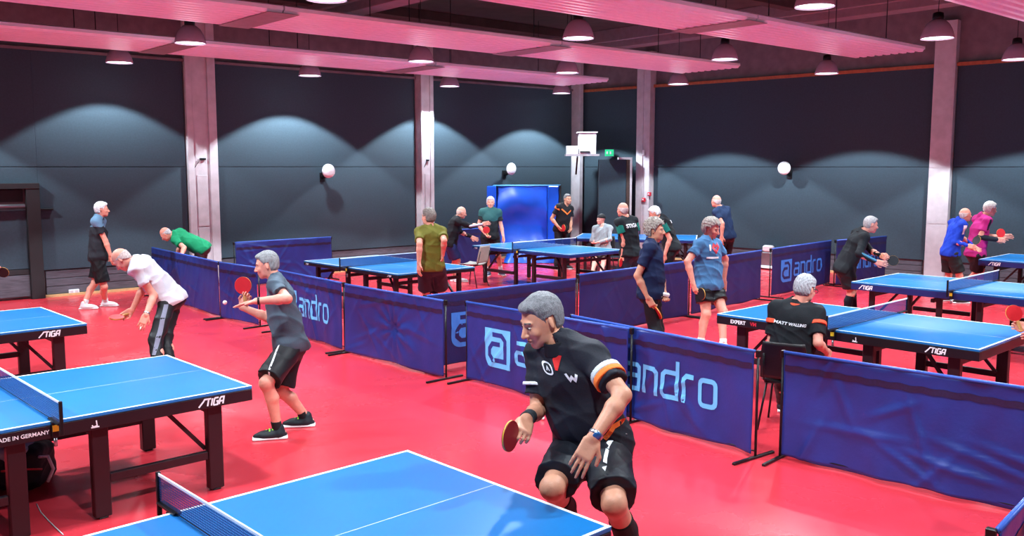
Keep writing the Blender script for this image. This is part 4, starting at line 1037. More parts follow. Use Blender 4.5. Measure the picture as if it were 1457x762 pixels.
    parts.append(H.mesh(vh))
    # ---------- arms
    AR = {}
    for k, a in arms.items():
        A = SDF(); A.rc(a['sh'], a['el'], 0.051 * s * g ** 0.5, 0.040 * s, 0.02); m1 = a['el'].lerp(a['wr'], 0.3); A.rc(a['el'], m1, 0.038 * s, 0.043 * s, 0.02); A.rc(m1, a['wr'], 0.042 * s, 0.027 * s, 0.015)
        A.ell(a['wr'] + a['hd'] * 0.005, (a['hd'], a['th'], a['n']), (0.03 * s, 0.031 * s, 0.022 * s), 0.015)
        limb_hand(A, a['wr'] + a['hd'] * 0.008, a['hd'], a['n'], a['th'], s * 1.04, a['curl'], far)
        parts.append(A.mesh(vox if near else 0.007)); AR[k] = A
    shoes_ = []
    for k, l in legs.items():
        Lg = SDF(); Lg.rc(l['hp'], l['kn'], 0.088 * s * g ** 0.5, 0.056 * s, 0.03)
        d1 = (l['an'] - l['kn']).normalized(); bk = -(l['td'] - d1 * l['td'].dot(d1)).normalized()
        Lg.ell(l['kn'] - bk * 0.012 * s, (bk, d1.cross(bk), d1), (0.05 * s, 0.052 * s, 0.06 * s), 0.02)
        cm = l['kn'].lerp(l['an'], 0.33) + bk * 0.022 * s
        Lg.rc(l['kn'], cm, 0.050 * s, 0.052 * s, 0.025); Lg.rc(cm, l['an'], 0.050 * s, 0.033 * s, 0.02); Lg.rc(l['kn'], l['an'], 0.046 * s, 0.034 * s, 0.02)
        fl = Vector((l['an'].x, l['an'].y, 0.045 * s + l['lift'])); Lg.rc(l['an'], fl, 0.034 * s, 0.034 * s, 0.015); Lg.rc(fl - l['td'] * 0.04 * s, fl + l['td'] * 0.13 * s - Z * 0.015, 0.034 * s, 0.026 * s, 0.02)
        parts.append(Lg.mesh(vox if near else 0.0095))
    body = np_mesh('body', parts, skinmat(skin), t, base)
    # ---------- eyes, brows, mouth
    hair_m = mat('hair_%d_%d_%d' % hair[1], srgb(*hair[1]), rough=0.65, noise=0.32, scale=90, bump=0.7, bscale=260, stretch=(1.0, 1.0, 0.35))
    for sg in (-1, 1):
        E_ = SDF(); E_.ell(c + hu * 0.001 * q + hf * 0.083 * q + hr_ * sg * 0.031 * q, BH_, (0.0125 * q, 0.0085 * q, 0.0055 * q), 0.002)
        eo = np_mesh('eye', [E_.mesh(0.003 if near else 0.005)], M_EYEW if near else M_IRIS, t, base)
        if near:
            E_ = SDF(); E_.ell(c + hu * 0.001 * q + hf * 0.0895 * q + hr_ * sg * 0.031 * q, BH_, (0.0058 * q, 0.0035 * q, 0.0058 * q), 0.001); np_mesh('iris', [E_.mesh(0.002)], M_IRIS, eo, base - base)
            bpy.data.objects[eo.name]
            for ch in eo.children:
                for v in ch.data.vertices: v.co -= base
        B_ = SDF(); B_.rc(c + hu * 0.023 * q + hf * 0.089 * q + hr_ * sg * 0.014 * q, c + hu * 0.024 * q + hf * 0.079 * q + hr_ * sg * 0.048 * q, 0.0065 * q, 0.005 * q, 0.004)
        np_mesh('eyebrow', [B_.mesh(0.004)], mat('brow_grey', srgb(84, 76, 74), rough=0.8, noise=0.2, scale=90) , t, base)
    Mo = SDF(); Mo.ell(c - hu * 0.0665 * q + hf * 0.094 * q, BH_, (0.019 * q, 0.0065 * q, 0.0035 * q), 0.002)
    np_mesh('mouth', [Mo.mesh(0.0035 if near else 0.005)], M_MOUTH if near else M_LIP, t, base)
    # ---------- hair
    kind = hair[0]
    c0 = npv(c); vf = npv(hf); vu = npv(hu); vr = npv(hr_)
    if kind != 'none':
        th = {'short': 0.0065, 'full': 0.015, 'curly': 0.028, 'bald': 0.004, 'long': 0.024, 'cap': 0.012}[kind]
        Hs = SDF(); Hs.ell(c + hu * 0.030 * q - hf * 0.014 * q, BH_, (0.077 * q + th, 0.096 * q + th, 0.092 * q + th * 1.2), 0.02)
        Hs.ell(c - hu * 0.025 * q - hf * 0.03 * q, BH_, (0.067 * q + th * 0.8, 0.066 * q + th * 0.6, 0.072 * q), 0.03)
        if kind in ('short', 'full'): Hs.ell(c + hu * 0.082 * q + hf * 0.052 * q, BH_, (0.055 * q, 0.035 * q, 0.022 * q), 0.03)
        if kind in ('long', 'curly'): Hs.ell(c + hu * 0.06 * q + hf * 0.05 * q, BH_, (0.07 * q, 0.05 * q, 0.035 * q), 0.03)
        def post(fl, ax):
            X = ax[0][:, None, None] - c0[0]; Y = ax[1][None, :, None] - c0[1]; Zz = ax[2][None, None, :] - c0[2]
            a = X * vf[0] + Y * vf[1] + Zz * vf[2]; b = X * vu[0] + Y * vu[1] + Zz * vu[2]; w = np.abs(X * vr[0] + Y * vr[1] + Zz * vr[2])
            if kind == 'cap': lim = 0.15 * a - b + 0.028
            elif kind == 'bald': lim = np.maximum(0.9 * a - b + 0.0, b - 0.035)
            else:
                A_ = a / q; B_ = b / q; low = 0.095 if kind == 'long' else 0.072
                line = np.where(A_ < -0.03, -low, np.where(A_ < 0.022, -low + (A_ + 0.03) / 0.052 * (low - 0.012), np.minimum(-0.012 + (A_ - 0.022) * 1.9, 0.066)))
                lim = (line - B_) * q
                earz = (w > 0.055 * q) & (np.abs(A_ + 0.008) < 0.021) & (B_ < 0.022)
                lim = np.where(earz, np.maximum(lim, 0.02), lim)
            lim = lim + 0.35 * np.maximum(0, w - 0.03) * (a > 0.02) * (kind not in ('cap', 'bald'))
            fl = fl + np.clip(lim + 0.03, 0, 0.05) * (0.30 if kind in ('full', 'long', 'curly') else 0.24) * (kind != 'cap') * (kind != 'bald')
            amp = {'curly': 0.012, 'full': 0.003, 'long': 0.006, 'short': 0.0014, 'bald': 0.0005, 'cap': 0.0}[kind]
            nz = np.sin(95 * X + 2 * np.sin(60 * Y)) * np.sin(90 * Y + 2 * np.sin(70 * Zz)) * np.sin(85 * Zz + 1.5) if kind == 'curly' else (np.sin(150 * w + 70 * a + 2 * np.sin(50 * b)) * np.sin(90 * b + 60 * a + 2 * np.sin(60 * w)) + 0.5 * np.sin(260 * w + 90 * b))
            return np.maximum(fl + amp * nz.astype(np.float32), (lim * 0.8).astype(np.float32))
        np_mesh('hair' if kind != 'cap' else 'cap', [Hs.mesh(0.0045 if near else 0.006, post=post)], hair_m, t, base)
    # ---------- shirt
    out = dict(t=t, base=base, arms=arms, legs=legs, pel=pelp, nb=nb, u=u, r=r, f=f, hc=hc, hf=hf, hu=hu, hr=hr_, s=s, q=q, rh=rh, fh=fh)
    sd = shirt or {}
    col = sd.get('col', (30, 32, 40)); sl = sd.get('sleeve', 'short'); fr = sd.get('frac', sleeve)
    S = T.grow(0.017)
    S.ell(pelp + u * 0.13 * s, Bt, (0.186 * s * g, 0.146 * s * (1 + 0.12 * belly), 0.36 * s), 0.05)
    if not sd.get('tucked'):
        S.ell(pelp - up_p * 0.03 * s, Bp, (0.202 * s * g, 0.162 * s * g, 0.14 * s), 0.05)
    S.cut(pelp - up_p * (0.0 if sd.get('tucked') else 0.085) * s, -up_p)
    for k, a in arms.items():
        if sl == 'short':
            d_ = a['el'] - a['sh']; e_ = a['sh'] + d_ * fr
            S.rc(a['sh'], e_, 0.063 * s * g ** 0.5, 0.073 * s, 0.03, flat=True)
        elif sl == 'long':
            S.rc(a['sh'], a['el'], 0.068 * s, 0.053 * s, 0.03); S.rc(a['el'], a['wr'] - a['hd'] * 0.01, 0.052 * s, 0.038 * s, 0.02, flat=False)
    S.rc(nb - u * 0.015 * s + f * 0.012, c - hu * 0.03 * q - hf * 0.02 * q, 0.068 * q * g ** 0.5, 0.064 * q, 0.006, sub=True)
    sm = fabric('c%d_%d_%d' % col, col)
    so = np_mesh('shirt' if sl == 'short' else 'jacket', [S.mesh(0.0075 if near else 0.011, wr=0.008, wseed=int(h * 1000))], sm, t, base); out['shirt'] = so
    if sd.get('collar'):
        Cc = SDF(); Cc.rc(nb - u * 0.012 * s + f * 0.004, nb + u * 0.05 * s + (hc - nb).normalized() * 0.004 + f * 0.006, 0.088 * q * g ** 0.4, 0.072 * q, 0.01, flat=True, flat_a=True)
        Cc.rc(nb - u * 0.06 * s, nb + u * 0.09 * s + f * 0.01, 0.070 * q * g ** 0.4, 0.062 * q, 0.004, sub=True)
        np_mesh('collar', [Cc.mesh(0.005)], fabric('c%d_%d_%d' % sd['collar'], sd['collar']), t, base)
    if sd.get('sleevecol'):
        for k, a in arms.items():
            d_ = a['el'] - a['sh']; K = SDF()
            if sl == 'short': K.rc(a['sh'] + d_ * 0.02, a['sh'] + d_ * (fr + 0.01), 0.069 * s * g ** 0.5, 0.079 * s, 0.01, flat=True)
            else: K.rc(a['sh'] + d_ * 0.1, a['el'], 0.070 * s, 0.056 * s, 0.02); K.rc(a['el'], a['wr'] - a['hd'] * 0.01, 0.055 * s, 0.041 * s, 0.02)
            np_mesh('sleeve', [K.mesh(0.009, wr=0.002)], fabric('c%d_%d_%d' % sd['sleevecol'], sd['sleevecol']), t, base)
    if sd.get('yoke'):
        Y_ = T.grow(0.021); Y_.cut(nb - u * sd.get('yokez', 0.12) * s, -u)
        for k, a in arms.items(): Y_.rc(a['sh'], a['sh'] + (a['el'] - a['sh']) * 0.35, 0.074 * s, 0.072 * s, 0.03, flat=True)
        Y_.rc(nb - u * 0.08 * s, c - hu * 0.03 * q - hf * 0.02 * q, 0.07 * q, 0.068 * q, 0.006, sub=True)
        np_mesh('shoulder_yoke', [Y_.mesh(0.010, wr=0.003, wseed=int(h * 1000))], fabric('c%d_%d_%d' % sd['yoke'], sd['yoke']), t, base)
    # ---------- bottoms
    bd = bottom or {}; bcol = bd.get('col', (22, 22, 26)); bt = bd.get('type', 'shorts')
    K = SDF(); K.ell(pelp - up_p * 0.012 * s, Bp, (0.180 * s * g, 0.137 * s * g, 0.125 * s), 0.05); K.ell(pelp - fp * 0.04 * s - up_p * 0.05 * s, Bp, (0.166 * s * g, 0.106 * s * g, 0.105 * s), 0.04)
    K.cut(pelp + up_p * 0.07 * s, up_p)
    for k, l in legs.items():
        fr_ = bd.get('len', 0.85)
        if bt == 'shorts':
            e_ = l['hp'].lerp(l['kn'], fr_); K.rc(l['hp'] - Z * 0.02, e_, 0.115 * s * g ** 0.5, (0.068 + 0.06 * bd.get('flare', 0.8)) * s, 0.04, flat=True)
        else:
            K.rc(l['hp'], l['kn'], 0.102 * s * g ** 0.5, 0.078 * s, 0.03); K.rc(l['kn'], l['an'] + Z * 0.0, 0.078 * s, 0.064 * s, 0.03, flat=True)
    np_mesh('shorts' if bt == 'shorts' else 'trousers', [K.mesh(0.0085 if near else 0.012, wr=0.006, wseed=int(h * 777))], fabric('c%d_%d_%d' % bcol, bcol, rough=0.55), t, base)
    out['bottom'] = t.children[-1] if t.children else None
    # ---------- socks and shoes
    for k, l in legs.items():
        if sock:
            So = SDF(); top = l['an'].lerp(l['kn'], sock[1]); d1 = (l['kn'] - l['an']).normalized(); bk = -(l['td'] - d1 * l['td'].dot(d1)).normalized()
            cm = l['kn'].lerp(l['an'], 0.33) + bk * 0.022 * s
            if sock[1] > 0.4: So.rc(l['an'], cm, 0.040 * s, 0.057 * s, 0.02); So.rc(l['an'], l['kn'], 0.040 * s, 0.052 * s, 0.02); So.rc(cm, l['kn'], 0.057 * s, 0.055 * s, 0.02); So.cut(top, d1)
            else: So.rc(l['an'] - Z * 0.02, top, 0.042 * s, 0.045 * s, 0.01, flat=True)
            np_mesh('sock', [So.mesh(0.007)], fabric('sock%d_%d_%d' % sock[0], sock[0]), t, base)
        Sh = SDF(); fl = Vector((l['an'].x, l['an'].y, l['lift'])); td = l['td']; sd_ = td.cross(Z)
        if l['lift'] == 0: fl.z = 0
        Sh.ell(fl + td * 0.065 * s + Z * 0.035 * s, (td, sd_, Z), (0.145 * s, 0.05 * s, 0.04 * s), 0.03); Sh.rc(fl + Z * 0.05 * s - td * 0.015 * s, fl + Z * 0.095 * s - td * 0.01, 0.047 * s, 0.044 * s, 0.03); Sh.rc(fl + Z * 0.05 * s, fl + td * 0.12 * s + Z * 0.035 * s, 0.045 * s, 0.038 * s, 0.03)
        Sh.cut(fl + Z * 0.018, -Z)
        sho = np_mesh('shoe', [Sh.mesh(0.006 if near else 0.009)], fabric('shoe%d_%d_%d' % shoes, shoes, rough=0.5), t, base)
        Sl = SDF(); Sl.box(fl + td * 0.065 * s + Z * 0.013, (td, sd_, Z), (0.15 * s, 0.048 * s, 0.0125), 0.011, 0.01)
        so_ = np_mesh('sole', [Sl.mesh(0.006)], mat('sole_%d_%d_%d' % sole, srgb(*sole), rough=0.5, noise=0.05), sho, base)
        if lace:
            mb = MB(); 
            for j in range(4):
                pz = 0.094 - j * 0.009; o_ = fl + td * (0.04 + j * 0.028) * s + Z * pz * s - base
                mb.tube([o_ - sd_ * 0.03 * s - Z * 0.01, o_ + Z * 0.004, o_ + sd_ * 0.03 * s - Z * 0.01], 0.008, 6)
            mb.build('laces', mat('lace', srgb(*lace), rough=0.6, noise=0.05), sho)
    return out
def ring_on(pr, arm, frac_from_wrist, length, rad, m, name, g=0.0):
    a = pr['arms'][arm]; s = pr['s']; p0 = a['wr'].lerp(a['el'], frac_from_wrist); d = (a['el'] - a['wr']).normalized()
    K = SDF(); K.rc(p0, p0 + d * length, rad * s, (rad + g) * s, 0.004, flat=True, flat_a=True)
    return np_mesh(name, [K.mesh(0.004)], m, pr['t'], pr['base'])
def sleeve_ring(pr, arm, f0, f1, m, name='sleeve_band', rad=0.0725):
    a = pr['arms'][arm]; s = pr['s']; K = SDF(); rad = rad - 0.0015; K.rc(a['sh'].lerp(a['el'], f0), a['sh'].lerp(a['el'], f1), (rad + 0.011 * f0) * s, (rad + 0.011 * f1) * s, 0.004, flat=True, flat_a=True)
    return np_mesh(name, [K.mesh(0.006)], m, pr['t'], pr['base'])
def decal(pr, target, verts2, faces, center, right, up, out, m, name, off=0.004, start=0.4):
    """wrap flat artwork onto a garment: project each vertex along -out"""
    me = target.data; bvh = BVHTree.FromPolygons([v.co for v in me.vertices], [p.vertices for p in me.polygons])
    V = []; b = pr['base']
    for a in verts2:
        o = center + right * a[0] + up * a[1] + out * start - b
        loc, nrm, _, _ = bvh.ray_cast(o, -out, start * 2)
        if loc is None: V.append(tuple(center + right * a[0] + up * a[1] - b)); continue
        V.append(tuple(loc + (out * off)))
    mb = MB(); mb.add(V, faces); return mb.build(name, m, pr['t'])
def grid2(x0, x1, y0, y1, nx, ny):
    V = [(x0 + (x1 - x0) * i / nx, y0 + (y1 - y0) * j / ny) for j in range(ny + 1) for i in range(nx + 1)]
    return V, [(j * (nx + 1) + i, j * (nx + 1) + i + 1, (j + 1) * (nx + 1) + i + 1, (j + 1) * (nx + 1) + i) for j in range(ny) for i in range(nx)]
def hold_bat(pr, arm, label, px, py, side=0, front=M_RED, back=M_BLKR, n=None):
    a = pr['arms'][arm]; g = a['wr'] + a['hd'] * 0.078 * pr['s'] + a['n'] * 0.026
    tip = reach(g, px, py, 0.125, 0 if side == 2 else (side if side else -1)); d = (tip - g).normalized()
    if n is None:
        nn = d.cross(Zv) if abs(d.dot(FWD)) > 0.5 and abs(d.z) < 0.8 else -FWD
        if nn.dot(FWD) > 0: nn = -nn
    else: nn = n
    return make_bat(g, d, nn, label, front, back)
Zv = Vector((0, 0, 1))

#PEOPLE_START
OR = (240, 120, 50)
# --- 1 front man
P = person('grey haired man in black polo and black shorts crouching over the front table', 1.86, (843, 622, 4.75), (800, 492), (776, 461), 226,
    [(886, 562, -1), (845, 622, -1), (822, 664, -1)], [(766, 552, 0), (749, 596, -1), (743, 622, -1)],
    {'ank': (916, 836), 'toe': 250, 'knee': (874, 716, -1)}, {'ank': (822, 778), 'toe': 235, 'knee': (786, 693, -1)},
    skin='tan', hair=('short', (104, 104, 110)), shirt=dict(col=(30, 32, 42), collar=(20, 22, 30), frac=0.72), bottom=dict(col=(26, 29, 38), len=0.88, flare=0.72),
    shoes=(40, 40, 44), sock=((16, 16, 20), 0.82), face=205, hpitch=22, girth=1.1, belly=0.8, near=True, hq=1.08, neckside=-1,
    lhand=dict(curl=[0.25, 0.2, 0.22, 0.3], n=W(0.3, 1)), rhand=dict(curl=1.15, n=W(-0.2, -0.6, -0.4)))
sleeve_ring(P, 'l', 0.42, 0.53, fabric('grey_stripe', (190, 196, 200)), rad=0.0755); sleeve_ring(P, 'l', 0.53, 0.64, fabric('orange_stripe', OR), rad=0.0757)
sleeve_ring(P, 'r', 0.5, 0.56, fabric('white_stripe', (220, 222, 226)), rad=0.0755)
ring_on(P, 'r', 0.02, 0.075, 0.037, fabric('wristband', (44, 52, 58)), 'wristband')
wt = ring_on(P, 'l', 0.03, 0.02, 0.034, M_STEEL, 'watch_band')
a = P['arms']['l']; fc = a['wr'].lerp(a['el'], 0.07); K = SDF(); K.ell(fc - FWD * 0.032, ((a['el'] - a['wr']).normalized(), (a['el'] - a['wr']).normalized().cross(FWD).normalized(), FWD), (0.02, 0.02, 0.008), 0.002); np_mesh('watch_face', [K.mesh(0.003)], mat('watch_blue', srgb(40, 90, 150), rough=0.2, noise=0.02), P['t'], P['base'])
hold_bat(P, 'r', 'dark red bat with yellow edge held by the front man', 726, 620, 0, M_REDD, M_BLKR, n=W(0.9, -0.6, 0))
V, Fc = strokes([[(-0.03, 0.02), (-0.014, -0.016), (0.0, 0.004), (0.014, -0.016), (0.03, 0.02)]], 0.014, 0.01)
ctr = at_depth(812, 531, 4.6); decal(P, P['shirt'], V, Fc, ctr, W(0.92, 0.2), P['u'], -FWD, M_PRINT, 'chest_mark')
V, Fc = strokes([rrect(-0.026, -0.03, 0.026, 0.03, 0.02)], 0.009, 0.01, (0,)); V2, F2 = strokes([[(-0.008, -0.012), (0.0, 0.012), (0.008, -0.012)]], 0.006, 0.01); F2 = [tuple(i + len(V) for i in q) for q in F2]
ctr = at_depth(779, 523, 4.6); decal(P, P['shirt'], V + V2, Fc + F2, ctr, W(0.8, -0.3), P['u'], -FWD, M_PRINT, 'round_badge')
V, Fc = grid2(-0.02, 0.02, -0.045, 0.03, 4, 6); V = [(x * (0.3 + (y + 0.045) / 0.075), y) for x, y in V]; ctr = at_depth(791, 511, 4.6); decal(P, P['shirt'], V, Fc, ctr, W(1, 0), Vector((0, 0, 1)), -FWD, fabric('red_placket', (205, 40, 40)), 'placket')
V, Fc = text_verts('STIGA', 0.034, 0.3, 0.001); ctr = at_depth(874, 692, 4.65); decal(P, P['bottom'], V, Fc, ctr, W(1, 0, -0.12), Vector((0, 0, 1)), -FWD, M_PRINT, 'shorts_lettering')
V, Fc = strokes([[(-0.06, -0.10), (-0.02, -0.03), (0.04, 0.0), (0.09, -0.01)]], 0.014, 0.02); ctr = at_depth(868, 616, 4.6); decal(P, P['bottom'], V, Fc, ctr, W(1, 0), Vector((0, 0, 1)), -FWD, M_PRINT, 'white_piping')
V, Fc = strokes([[(-0.05, -0.06), (0.0, 0.0), (0.07, 0.02)]], 0.028, 0.02); ctr = at_depth(872, 603, 4.6); decal(P, P['shirt'], V, Fc, ctr, W(1, 0), Vector((0, 0, 1)), -FWD, fabric('orange_stripe', OR), 'hem_stripe')

# --- 2 grey shirt
P = person('man in grey t-shirt, black shorts and green laced shoes crouching at left centre', 1.76, (413, 487, 8.08), (393, 399), (381, 378), 190,
    [(409, 425, -1), (365, 428, -1), (330, 436, 0)], [(382, 452, 1), (357, 442, 0), (348, 430, 0)],
    {'ank': (395, 609), 'toe': 195, 'knee': (379, 545, -1)}, {'ank': (435, 592), 'toe': 190, 'knee': (402, 547, 0)},
    skin='ruddy', hair=('short', (130, 130, 132)), shirt=dict(col=(74, 88, 102), frac=0.6), bottom=dict(col=(24, 25, 30), len=0.9), shoes=(26, 34, 40), sole=(235, 238, 240), sock=((22, 22, 26), 0.18), face=188, hpitch=12, near=True, lace=(150, 230, 70),
    lhand=dict(curl=[0.1, 0.08, 0.12, 0.15], n=W(0.2, -0.2, -1)), rhand=dict(curl=1.1))
ring_on(P, 'l', 0.02, 0.02, 0.034, M_BLACK, 'watch_band')
hold_bat(P, 'r', 'red bat raised by the player in grey t-shirt', 347, 414, 2, M_RED, M_BLKR)
V, Fc = grid2(-0.008, 0.008, -0.2, 0.17, 2, 14); ctr = at_depth(399, 510, 8.0); decal(P, P['bottom'], V, Fc, ctr, W(1, 0), (W(0.12, 0) + Zv).normalized(), -FWD, M_PRINT, 'shorts_piping')

# --- 3 white shirt, bald
P = person('bald man in white t-shirt and black tracksuit trousers bending forward', 1.74, (243, 422, 10.1), (199, 377), (180, 370), 184,
    [(219, 420, -1), (208, 447, -1), (201, 464, 0)], [(204, 419, 1), (188, 441, 1), (180, 446, 0)],
    {'ank': (226, 541), 'toe': 190}, {'ank': (243, 532), 'toe': 185}, skin='ruddy', hair=('bald', (200, 180, 176)), shirt=dict(col=(206, 206, 214), frac=0.55), bottom=dict(col=(24, 24, 28), type='trousers'), face=184, hpitch=52, near=True, rhand=dict(curl=1.0))
hold_bat(P, 'r', 'red bat held flat by the bald man in white', 166, 451, 0, M_RED, M_BLKR, n=Vector((0, 0, 1)) + W(0, -0.4))
ring_on(P, 'l', 0.02, 0.02, 0.034, M_STEEL, 'watch_band')
V, Fc = grid2(-0.022, 0.022, -0.34, 0.30, 2, 20); ctr = at_depth(240, 468, 10.0); decal(P, P['bottom'], V, Fc, ctr, W(1, 0), (W(0.10, 0) + Zv).normalized(), -FWD, fabric('grey_side_stripe', (120, 122, 140)), 'side_stripe')
# --- 4 walking man
P = person('white haired man in black and blue shirt walking along the back wall', 1.76, (140, 364, 15.2), (140, 311), (144, 300), 12,
    None, [(150, 342, -1), (157, 362, 0)], {'ank': (120, 432), 'toe': 10, 'knee': (135, 402, 0)}, {'ank': (150, 428), 'toe': 0, 'knee': (148, 408, -1)},
    hair=('full', (225, 225, 232)), shirt=dict(col=(30, 30, 38), yoke=(96, 130, 158), yokez=0.14), bottom=dict(col=(16, 16, 20)), shoes=(225, 225, 228), sock=((230, 230, 232), 0.2), face=25)
# --- 5 green shirt
P = person('man in green shirt bending down behind the left barrier', 1.72, (287, 352, 16.6), (254, 336), (240, 333), 184, [(262, 352, -1), (258, 364, -1)], [(256, 350, 1), (252, 362, 0)], None, None,
    skin='ruddy', hair=('bald', (190, 185, 188)), shirt=dict(col=(12, 140, 92), collar=(225, 228, 230)), bottom=dict(col=(60, 44, 50), type='trousers'), hpitch=45)
# --- 6 olive shirt
P = person('tall man in olive t-shirt seen from behind, navy shorts', 1.82, (614, 377, 13.3), (612, 311), (608, 298), 105, [(597, 347, -1), (596, 374, -1)], [(632, 342, -1), (630, 362, 1)],
    {'ank': (611, 452), 'toe': 110}, {'ank': (634, 450), 'toe': 90}, skin='ruddy', hair=('full', (120, 110, 104)), shirt=dict(col=(104, 100, 34), frac=0.7), bottom=dict(col=(34, 34, 48), len=0.9), face=140, girth=0.95)
# --- 7 bald black jacket
P = person('bald man in black jacket reaching out over the barrier', 1.7, (640, 345, 18.5), (650, 311), (656, 303), 12, [(655, 330, 1), (664, 334, 0)], [(663, 319, 0), (677, 320, 0)], {'ank': (646, 394), 'toe': 0}, {'ank': (652, 395), 'toe': 0},
    hair=('bald', (210, 180, 170)), shirt=dict(col=(24, 24, 30), sleeve='long'), bottom=dict(col=(38, 54, 110)), shoes=(220, 222, 226), hpitch=15)
a = P['arms']['r']; K = SDF(); K.rc(a['el'] - FWD * 0.035, a['wr'] - FWD * 0.03, 0.025, 0.02, 0.01); np_mesh('sleeve_print', [K.mesh(0.008)], fabric('sleeve_white', (200, 205, 215)), P['t'], P['base'])
# --- 8 black green
P = person('white haired man in black and green shirt facing the camera before the mats', 1.78, (697, 335, 19.6), (698, 299), (698, 289), 272, [(713, 321, 0), (716, 336, -1)], [(681, 320, 0), (690, 332, -1)], {'ank': (713, 385), 'toe': 290}, {'ank': (695, 386), 'toe': 260},
    hair=('full', (215, 215, 220)), shirt=dict(col=(22, 24, 28), yoke=(40, 84, 84), yokez=0.26), bottom=dict(col=(26, 26, 34)), shoes=(60, 64, 90), sock=((228, 228, 232), 0.35), rhand=dict(curl=1.0))
hold_bat(P, 'r', 'red bat held by the white haired man before the mats', 689, 316, 0, M_RED)
# --- 9 black orange
P = person('man in black shirt with orange chest chevron beside the corner column', 1.78, (799, 325, 21.0), (803, 297), (806, 287), 300, [(812, 313, 0), (812, 324, -1)], [(785, 311, 0), (794, 322, -1)], None, None, skin='tan', hair=('short', (110, 106, 108)), shirt=dict(col=(22, 20, 26)), bottom=dict(col=(24, 28, 30), type='trousers'), rhand=dict(curl=1.0))
V, Fc = strokes([[(-0.13, 0.06), (0.0, -0.04), (0.12, 0.06)]], 0.03, 0.02); decal(P, P['shirt'], V, Fc, P['nb'] - P['u'] * 0.14, P['r'] * -1, P['u'], P['f'], fabric('orange_stripe', OR), 'chevron', off=0.008)
sleeve_ring(P, 'r', 0.0, 0.2, fabric('orange_stripe', OR), rad=0.076)
hold_bat(P, 'r', 'red bat held by the man with the orange chevron', 802, 324, 0, M_RED)
# --- 11, 12 pair
P = person('balding man with green sleeves seen from behind left of his partner', 1.76, (897, 358, 15.4), (891, 311), (887, 301), 125, [(888, 341, -1), (886, 362, 0)], [(906, 338, 1), (905, 356, 1)], None, None, skin='ruddy', hair=('bald', (205, 190, 190)), shirt=dict(col=(24, 30, 36), sleevecol=(16, 120, 106)), bottom=dict(col=(28, 30, 44)), girth=1.05, lhand=dict(curl=1.0))
V, Fc = text_verts('STIGA', 0.09, 0, 0.003); decal(P, P['shirt'], V, Fc, P['nb'] - P['u'] * 0.13 , P['r'], P['u'], -P['f'], M_PRINT, 'back_lettering', off=0.006)
hold_bat(P, 'l', 'red bat hanging from the hand of the green sleeved player', 883, 373, 0, M_RED)
P = person('white haired man with green sleeves leaning forward behind the curly haired man', 1.76, (956, 350, 16.3), (942, 312), (932, 304), 165, [(953, 340, -1), (946, 362, 0)], [(938, 336, 1), (932, 352, 1)], None, None, skin='ruddy', hair=('full', (228, 228, 232)), shirt=dict(col=(22, 24, 30), sleevecol=(14, 110, 100)), bottom=dict(col=(18, 18, 22), type='trousers'), hpitch=25)
V, Fc = grid2(-0.05, 0.05, -0.03, 0.03, 4, 3); decal(P, P['shirt'], V, Fc, P['nb'] - P['u'] * 0.1, P['r'], P['u'], -P['f'], M_PRINT, 'back_patch', off=0.006)
# --- 13 curly
P = person('curly grey haired man in navy t-shirt and black trousers looking right', 1.76, (926, 414, 10.35), (927, 347), (931, 331), -15, [(941, 392, 1), (945, 416, -1)], [(907, 392, -1), (922, 423, -1), (929, 436, 0)], None, None, skin='tan', hair=('curly', (150, 140, 132)), shirt=dict(col=(14, 30, 66), frac=0.65), bottom=dict(col=(18, 20, 24), type='trousers'), near=True, belly=0.3, face=-20, rhand=dict(curl=0.9), lhand=dict(curl=0.8))
hold_bat(P, 'r', 'red bat seen edge on in the hand of the curly haired man', 938, 448, 0, M_RED, M_RED, n=W(1, 0.25, 0.6))
a = P['arms']['l']; g_ = a['wr'] + a['hd'] * 0.09 + Vector((0, 0, 0.05)); mb = MB(); mb.bbox(-0.035, 0.05, -0.02, 0.02, -0.02, 0.02, 0.008); o = mb.build('folded_towel', M_WHITE); o.location = g_; o.rotation_euler = (0.3, 0.2, -0.5); tag(o, 'small white folded cloth in the left hand of the curly haired man', 'cloth')
# --- 14 light blue
P = person('grey blond man in light blue t-shirt and black shorts standing by a barrier', 1.86, (1008, 402, 11.9), (1006, 327), (1016, 312), -48, [(1032, 368, 1), (1030, 398, 0)], [(978, 372, -1), (986, 402, -1)], {'ank': (1029, 488), 'toe': -60}, {'ank': (997, 486), 'toe': -70}, skin='ruddy', hair=('long', (176, 168, 160)), shirt=dict(col=(72, 122, 168), frac=0.62), bottom=dict(col=(18, 18, 24), len=0.62), shoes=(232, 232, 236), sock=((232, 232, 236), 0.15), near=True, belly=0.6, girth=1.08, face=-35, hpitch=18, rhand=dict(curl=0.9))
V, Fc = strokes([[(0, -0.05), (-0.045, 0.01), (-0.03, 0.045), (0, 0.02), (0.03, 0.045), (0.045, 0.01)]], 0.03, 0.01, (0,)); decal(P, P['shirt'], V, Fc, at_depth(1019, 353, 11.8), W(1, 0), Zv, -FWD, M_SIGNRED, 'heart_print', off=0.006)
V, Fc = grid2(-0.012, 0.012, -0.04, 0.04, 2, 4); decal(P, P['shirt'], V, Fc, at_depth(1010, 352, 11.8), W(1, 0), Zv, -FWD, M_PRINT, 'letter_print', off=0.006)
V, Fc = grid2(-0.12, 0.05, -0.012, 0.012, 6, 2); decal(P, P['shirt'], V, Fc, at_depth(1017, 366, 11.8), W(1, 0), Zv, -FWD, M_PRINT, 'line_print', off=0.006)
hold_bat(P, 'r', 'black bat held low by the man in light blue', 998, 418, -1, M_BLKR, M_BLKR)
